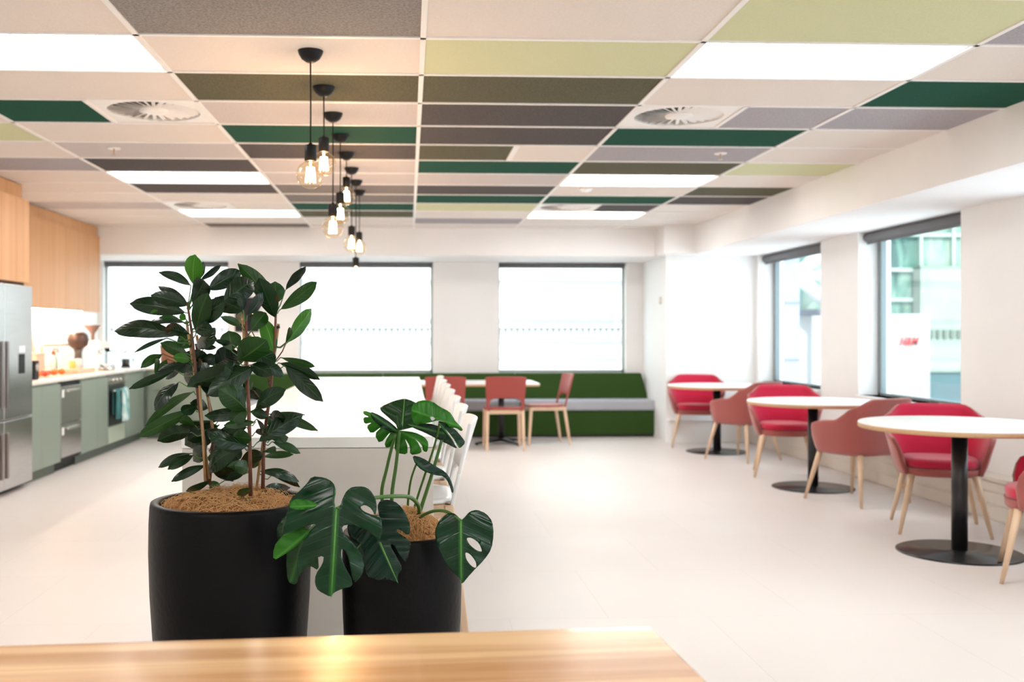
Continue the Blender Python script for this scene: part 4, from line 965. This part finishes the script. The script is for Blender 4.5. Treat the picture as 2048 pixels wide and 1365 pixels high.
mleaf([(915,168),(960,180),(1010,215),(1050,260),(1068,290),(1035,324),(1018,295),(1000,262),(950,205),(990,265),(1010,300),(985,270),(950,235),(930,200)], (930, 190), (1040, 320), 2.86, M['mon_dark'], .3, .2, 0, rib=False)
mleaf([(690,130),(700,150),(720,190),(728,215),(700,222),(688,190)], (705, 222), (690, 130), 2.90, M['mon_mid'], .2, .1, 0, rib=False)
mleaf([(776,358),(830,370),(900,415),(960,450),(987,490),(1004,545),(996,572),(978,515),(950,472),(900,467),(830,442),(790,402)], (790, 385), (998, 568), 2.92, M['mon_teal'], .3, .1, -.1, rib=False)
rb4 = SZ
def stalk(pts, r0=.006, r1=.004): MB().tube([c4(*p_) for p_ in pts], [r0 + (r1 - r0) * i / (len(pts) - 1) for i in range(len(pts))], 10).build('leaf_stalk', M['stalk'], mt, smc)
def cr(pts, n=6):
    out = []
    for i in range(len(pts) - 1):
        p0, p1, p2, p3 = [Vector(pts[max(0, min(len(pts) - 1, i + k))]) for k in (-1, 0, 1, 2)]
        for k in range(n):
            t = k / n; out.append(.5 * ((2 * p1) + (-p0 + p2) * t + (2 * p0 - 5 * p1 + 4 * p2 - p3) * t * t + (-p0 + 3 * p1 - 3 * p2 + p3) * t ** 3))
    out.append(Vector(pts[-1])); return out
stalk(cr([(700, 780, 3.05), (612, 600, 3.02), (640, 420, 3.0), (684, 245, 2.96)]), .006, .0045)
stalk(cr([(700, 790, 3.03), (665, 610, 3.0), (690, 400, 2.98), (708, 228, 2.95)]), .0065, .0045)
stalk(cr([(785, 760, 3.0), (822, 655, 2.98), (885, 460, 2.94), (938, 275, 2.90)]), .0065, .0045)
stalk(cr([(755, 770, 3.05), (752, 640, 3.03), (768, 500, 2.98), (797, 410, 2.94)]), .004, .003)
stalk(cr([(795, 735, 2.98), (815, 650, 2.93), (770, 590, 2.86), (680, 582, 2.79), (560, 592, 2.74), (440, 615, 2.70), (364, 650, 2.665)]), .0065, .0045)
stalk(cr([(790, 735, 2.98), (830, 690, 2.92), (900, 662, 2.86), (970, 668, 2.81), (1040, 714, 2.775)]), .0055, .004)
stalk(cr([(780, 740, 2.98), (700, 690, 2.90), (620, 760, 2.80), (600, 835, 2.765)]), .0045, .003)
stalk(cr([(790, 740, 2.98), (640, 690, 2.90), (300, 720, 2.80), (210, 770, 2.74)]), .0045, .003)
stalk(cr([(785, 740, 2.98), (790, 640, 3.02), (900, 300, 2.92), (925, 180, 2.86)]), .004, .003)

# ================================================================== OUTSIDE
street = struct(MB().box(-60, 70, 14.5, 90, -9.2, -9).build('ground', mat('street_asphalt', (.25, .25, .26), .8, noise=.1, nscale=2)))
fac = thing('facade_building', 'sunlit white masonry building across the street seen through the back windows', 'building', (0, 32, -9))
o = fac.location.copy(); fm_ = mat('sunlit_render', (.56, .56, .54), .8, noise=.04, nscale=.5); fm2 = mat('render_recess', (.36, .38, .33), .8)
MB().box(-30, 12.5, 31, 42, -9, 16).build('wall', fm_, fac, o)
YF = 31
bz = lambda y: H + (HY - y) / FPX * YF
cn = MB(); cn.box(-30, 12.6, 30.6, 31, bz(656), bz(650)); cn.box(-30, 12.6, 30.8, 31, bz(682), bz(678)); cn.box(-30, 12.6, 30.75, 31, bz(638), bz(634)); cn.box(-30, 12.6, 30.85, 31, bz(716), bz(712)); cn.box(-30, 12.6, 30.75, 31, bz(560), bz(556)); cn.box(-30, 12.6, 30.85, 31, bz(740), bz(737))
cn.build('cornice', fm_, fac, o)
MB().box(-30, 12.5, 30.9, 31, bz(678), bz(656)).build('frieze', fm2, fac, o)
dn_ = MB(); x = -29.0; sp = 12 / FPX * 30.7
while x < 12.4: dn_.box(x, x + sp * .68, 30.7, 30.9, bz(676), bz(657)); x += sp
dn_.build('dentils', fm_, fac, o)['kind'] = 'stuff'
# right-hand street: green glazed building with truss, white hoarding with red letters
def E(px, py, Y):
    # point at world plane Y seen in pixel
    a = (px - CX) / FPX; z = Y / (cT - a * sT); return P(px, py, z)
gtow = thing('glazed_building', 'pale green glazed building seen through the near right-hand window', 'building', (22, 40, -9)); o = gtow.location.copy()
gm, N, L, b = nm('green_glazing'); tc = N.new('ShaderNodeTexCoord'); mp = N.new('ShaderNodeMapping'); mp.inputs['Scale'].default_value = (1.1, 1, .35); L.new(tc.outputs['Object'], mp.inputs[0])
n1 = N.new('ShaderNodeTexNoise'); n1.inputs['Scale'].default_value = 1.1; n1.inputs['Detail'].default_value = 5; n1.inputs['Distortion'].default_value = .8; L.new(mp.outputs[0], n1.inputs['Vector'])
r = N.new('ShaderNodeValToRGB'); L.new(n1.outputs['Fac'], r.inputs[0]); r.color_ramp.elements[0].position = .36; r.color_ramp.elements[0].color = (.008, .055, .045, 1); r.color_ramp.elements[1].position = .62; r.color_ramp.elements[1].color = (.20, .27, .22, 1)  # mottled pale and dark greens: glass reflections put into the colour
e = r.color_ramp.elements.new(.5); e.color = (.075, .17, .135, 1); L.new(r.outputs[0], b.inputs['Base Color']); b.inputs['Roughness'].default_value = .5
pa = E(1750, 668, 34); pb_ = E(2120, 668, 34)
MB().box(pa.x, pb_.x + 8, 34, 46, -9, 20).build('glazed_wall', gm, gtow, o)
mm = MB()
for px in (1840, 1905, 1975, 2050): q = E(px, 668, 33.9); mm.box(q.x - .05, q.x + .05, 33.8, 34, -9, 20)
for py in (470, 540, 600): q = E(1800, py, 33.9); mm.box(pa.x, pb_.x + 8, 33.85, 34, q.z - .06, q.z + .06)
mm.build('mullions', mat('mullion_pale', (.26, .34, .30), .5), gtow, o)
q0 = E(1835, 530, 33.5); q1 = E(2100, 805, 33.5)
lw = MB(); lw.box(q0.x, q1.x, 33.3, 33.8, E(1800, 745, 33.3).z, E(1800, 532, 33.3).z); lw.build('stone_front', mat('grey_stone', (.19, .23, .195), .8, noise=.15, nscale=1.2), gtow, o)
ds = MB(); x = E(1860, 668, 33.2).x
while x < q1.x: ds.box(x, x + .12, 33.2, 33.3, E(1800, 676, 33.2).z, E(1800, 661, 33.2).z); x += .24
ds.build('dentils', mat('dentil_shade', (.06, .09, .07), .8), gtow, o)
MB().box(q0.x, q1.x, 33.4, 33.8, -9, E(1800, 745, 33.3).z).build('shopfront', mat('dark_shop_glass', (.05, .10, .11), .2), gtow, o)
hp0 = E(1762, 805, 26); hp1 = E(1860, 628, 26)
hb = thing('shop_sign', 'large white shop sign with red lettering outside the near right-hand window', 'sign', ((hp0.x + hp1.x) / 2, 26, hp0.z)); o = hb.location.copy()
MB().box(hp0.x - 1.5, hp1.x, 26, 26.3, -9, hp1.z).build('board', mat('white_hoarding', (.25, .25, .25), .6), hb, o)
fc = bpy.data.curves.new('letters', 'FONT'); fc.body = 'H&M'; fc.size = 1.0; fc.shear = .35; fc.extrude = .02; fc.offset = .002; fc.align_x = 'CENTER'; fc.space_character = 1.0
fo_ = bpy.data.objects.new('letters_tmp', fc); C.objects.link(fo_); bpy.context.view_layer.update()
me = bpy.data.meshes.new_from_object(fo_.evaluated_get(bpy.context.evaluated_depsgraph_get())); bpy.data.objects.remove(fo_)
me.materials.clear(); me.materials.append(mat('red_letters', (.42, .012, .012), .5)); lt = bpy.data.objects.new('lettering', me); C.objects.link(lt); lt.parent = hb
l0 = E(1817, 691, 25.95); wpx = (E(1836, 690, 25.95).x - E(1798, 690, 25.95).x)
lw_ = max(v.co.x for v in me.vertices) - min(v.co.x for v in me.vertices); lt.scale = (wpx / lw_, wpx / lw_ * 1.35, 1); lt.location = l0 - o; lt.rotation_euler = (pi / 2, 0, 0)
# pillar and truss outside far right window
pi_ = thing('blue_clad_pillar', 'pale blue clad pillar outside the far right-hand window', 'pillar', (E(1570, 668, 20).x, 20, -9)); o = pi_.location.copy()
pm = mat('pale_blue_cladding', (.18, .20, .25), .6)
MB().box(E(1545, 668, 20).x - .4, E(1599, 668, 20).x, 20, 20.8, -9, 12).build('shaft', pm, pi_, o)
jn = MB()
for py in (606, 720): z_ = E(1570, py, 20).z; jn.box(E(1545, 668, 20).x - .4, E(1599, 668, 20).x + .01, 19.98, 20, z_ - .02, z_ + .02)
jn.build('panel_joints', mat('joint_grey', (.12, .13, .16), .7), pi_, o)
tb = thing('steel_truss', 'white steel truss on a glazed front outside the far right-hand window', 'truss', (E(1625, 600, 24).x, 24, -9)); o = tb.location.copy()
def bar(a, b_, r_, mb): mb.tube([E(*a, 23.9), E(*b_, 23.9)], r_, 10)
ts = MB(); bar((1585, 560), (1660, 492), .17, ts); bar((1585, 552), (1680, 554), .13, ts); bar((1590, 548), (1660, 612), .17, ts)
ts.build('truss_members', mat('white_steel', (.36, .37, .38), .5), tb, o)
MB().box(E(1599, 668, 25).x - .5, E(1760, 668, 25).x, 25, 25.4, E(1600, 632, 25).z, 14).build('glazed_panel', gm, tb, o)
MB().box(E(1599, 668, 24.8).x - .5, E(1760, 668, 24.8).x, 24.8, 25.2, -9, E(1600, 632, 24.8).z).build('white_panel', mat('pale_panel', (.34, .34, .34), .7), tb, o)
MB().box(E(1599, 668, 24.6).x - .5, E(1760, 668, 24.6).x, 24.5, 24.8, E(1600, 632, 24.6).z, E(1600, 620, 24.6).z).build('ledge', mat('slate_ledge', (.07, .08, .11), .6), tb, o)
MB().tube([E(1640, 632, 24.2) * 1.0, Vector((E(1640, 632, 24.2).x, 24.2, -9))], .2, 10).build('post', mat('white_steel_post', (.3, .3, .3), .5), tb, o)
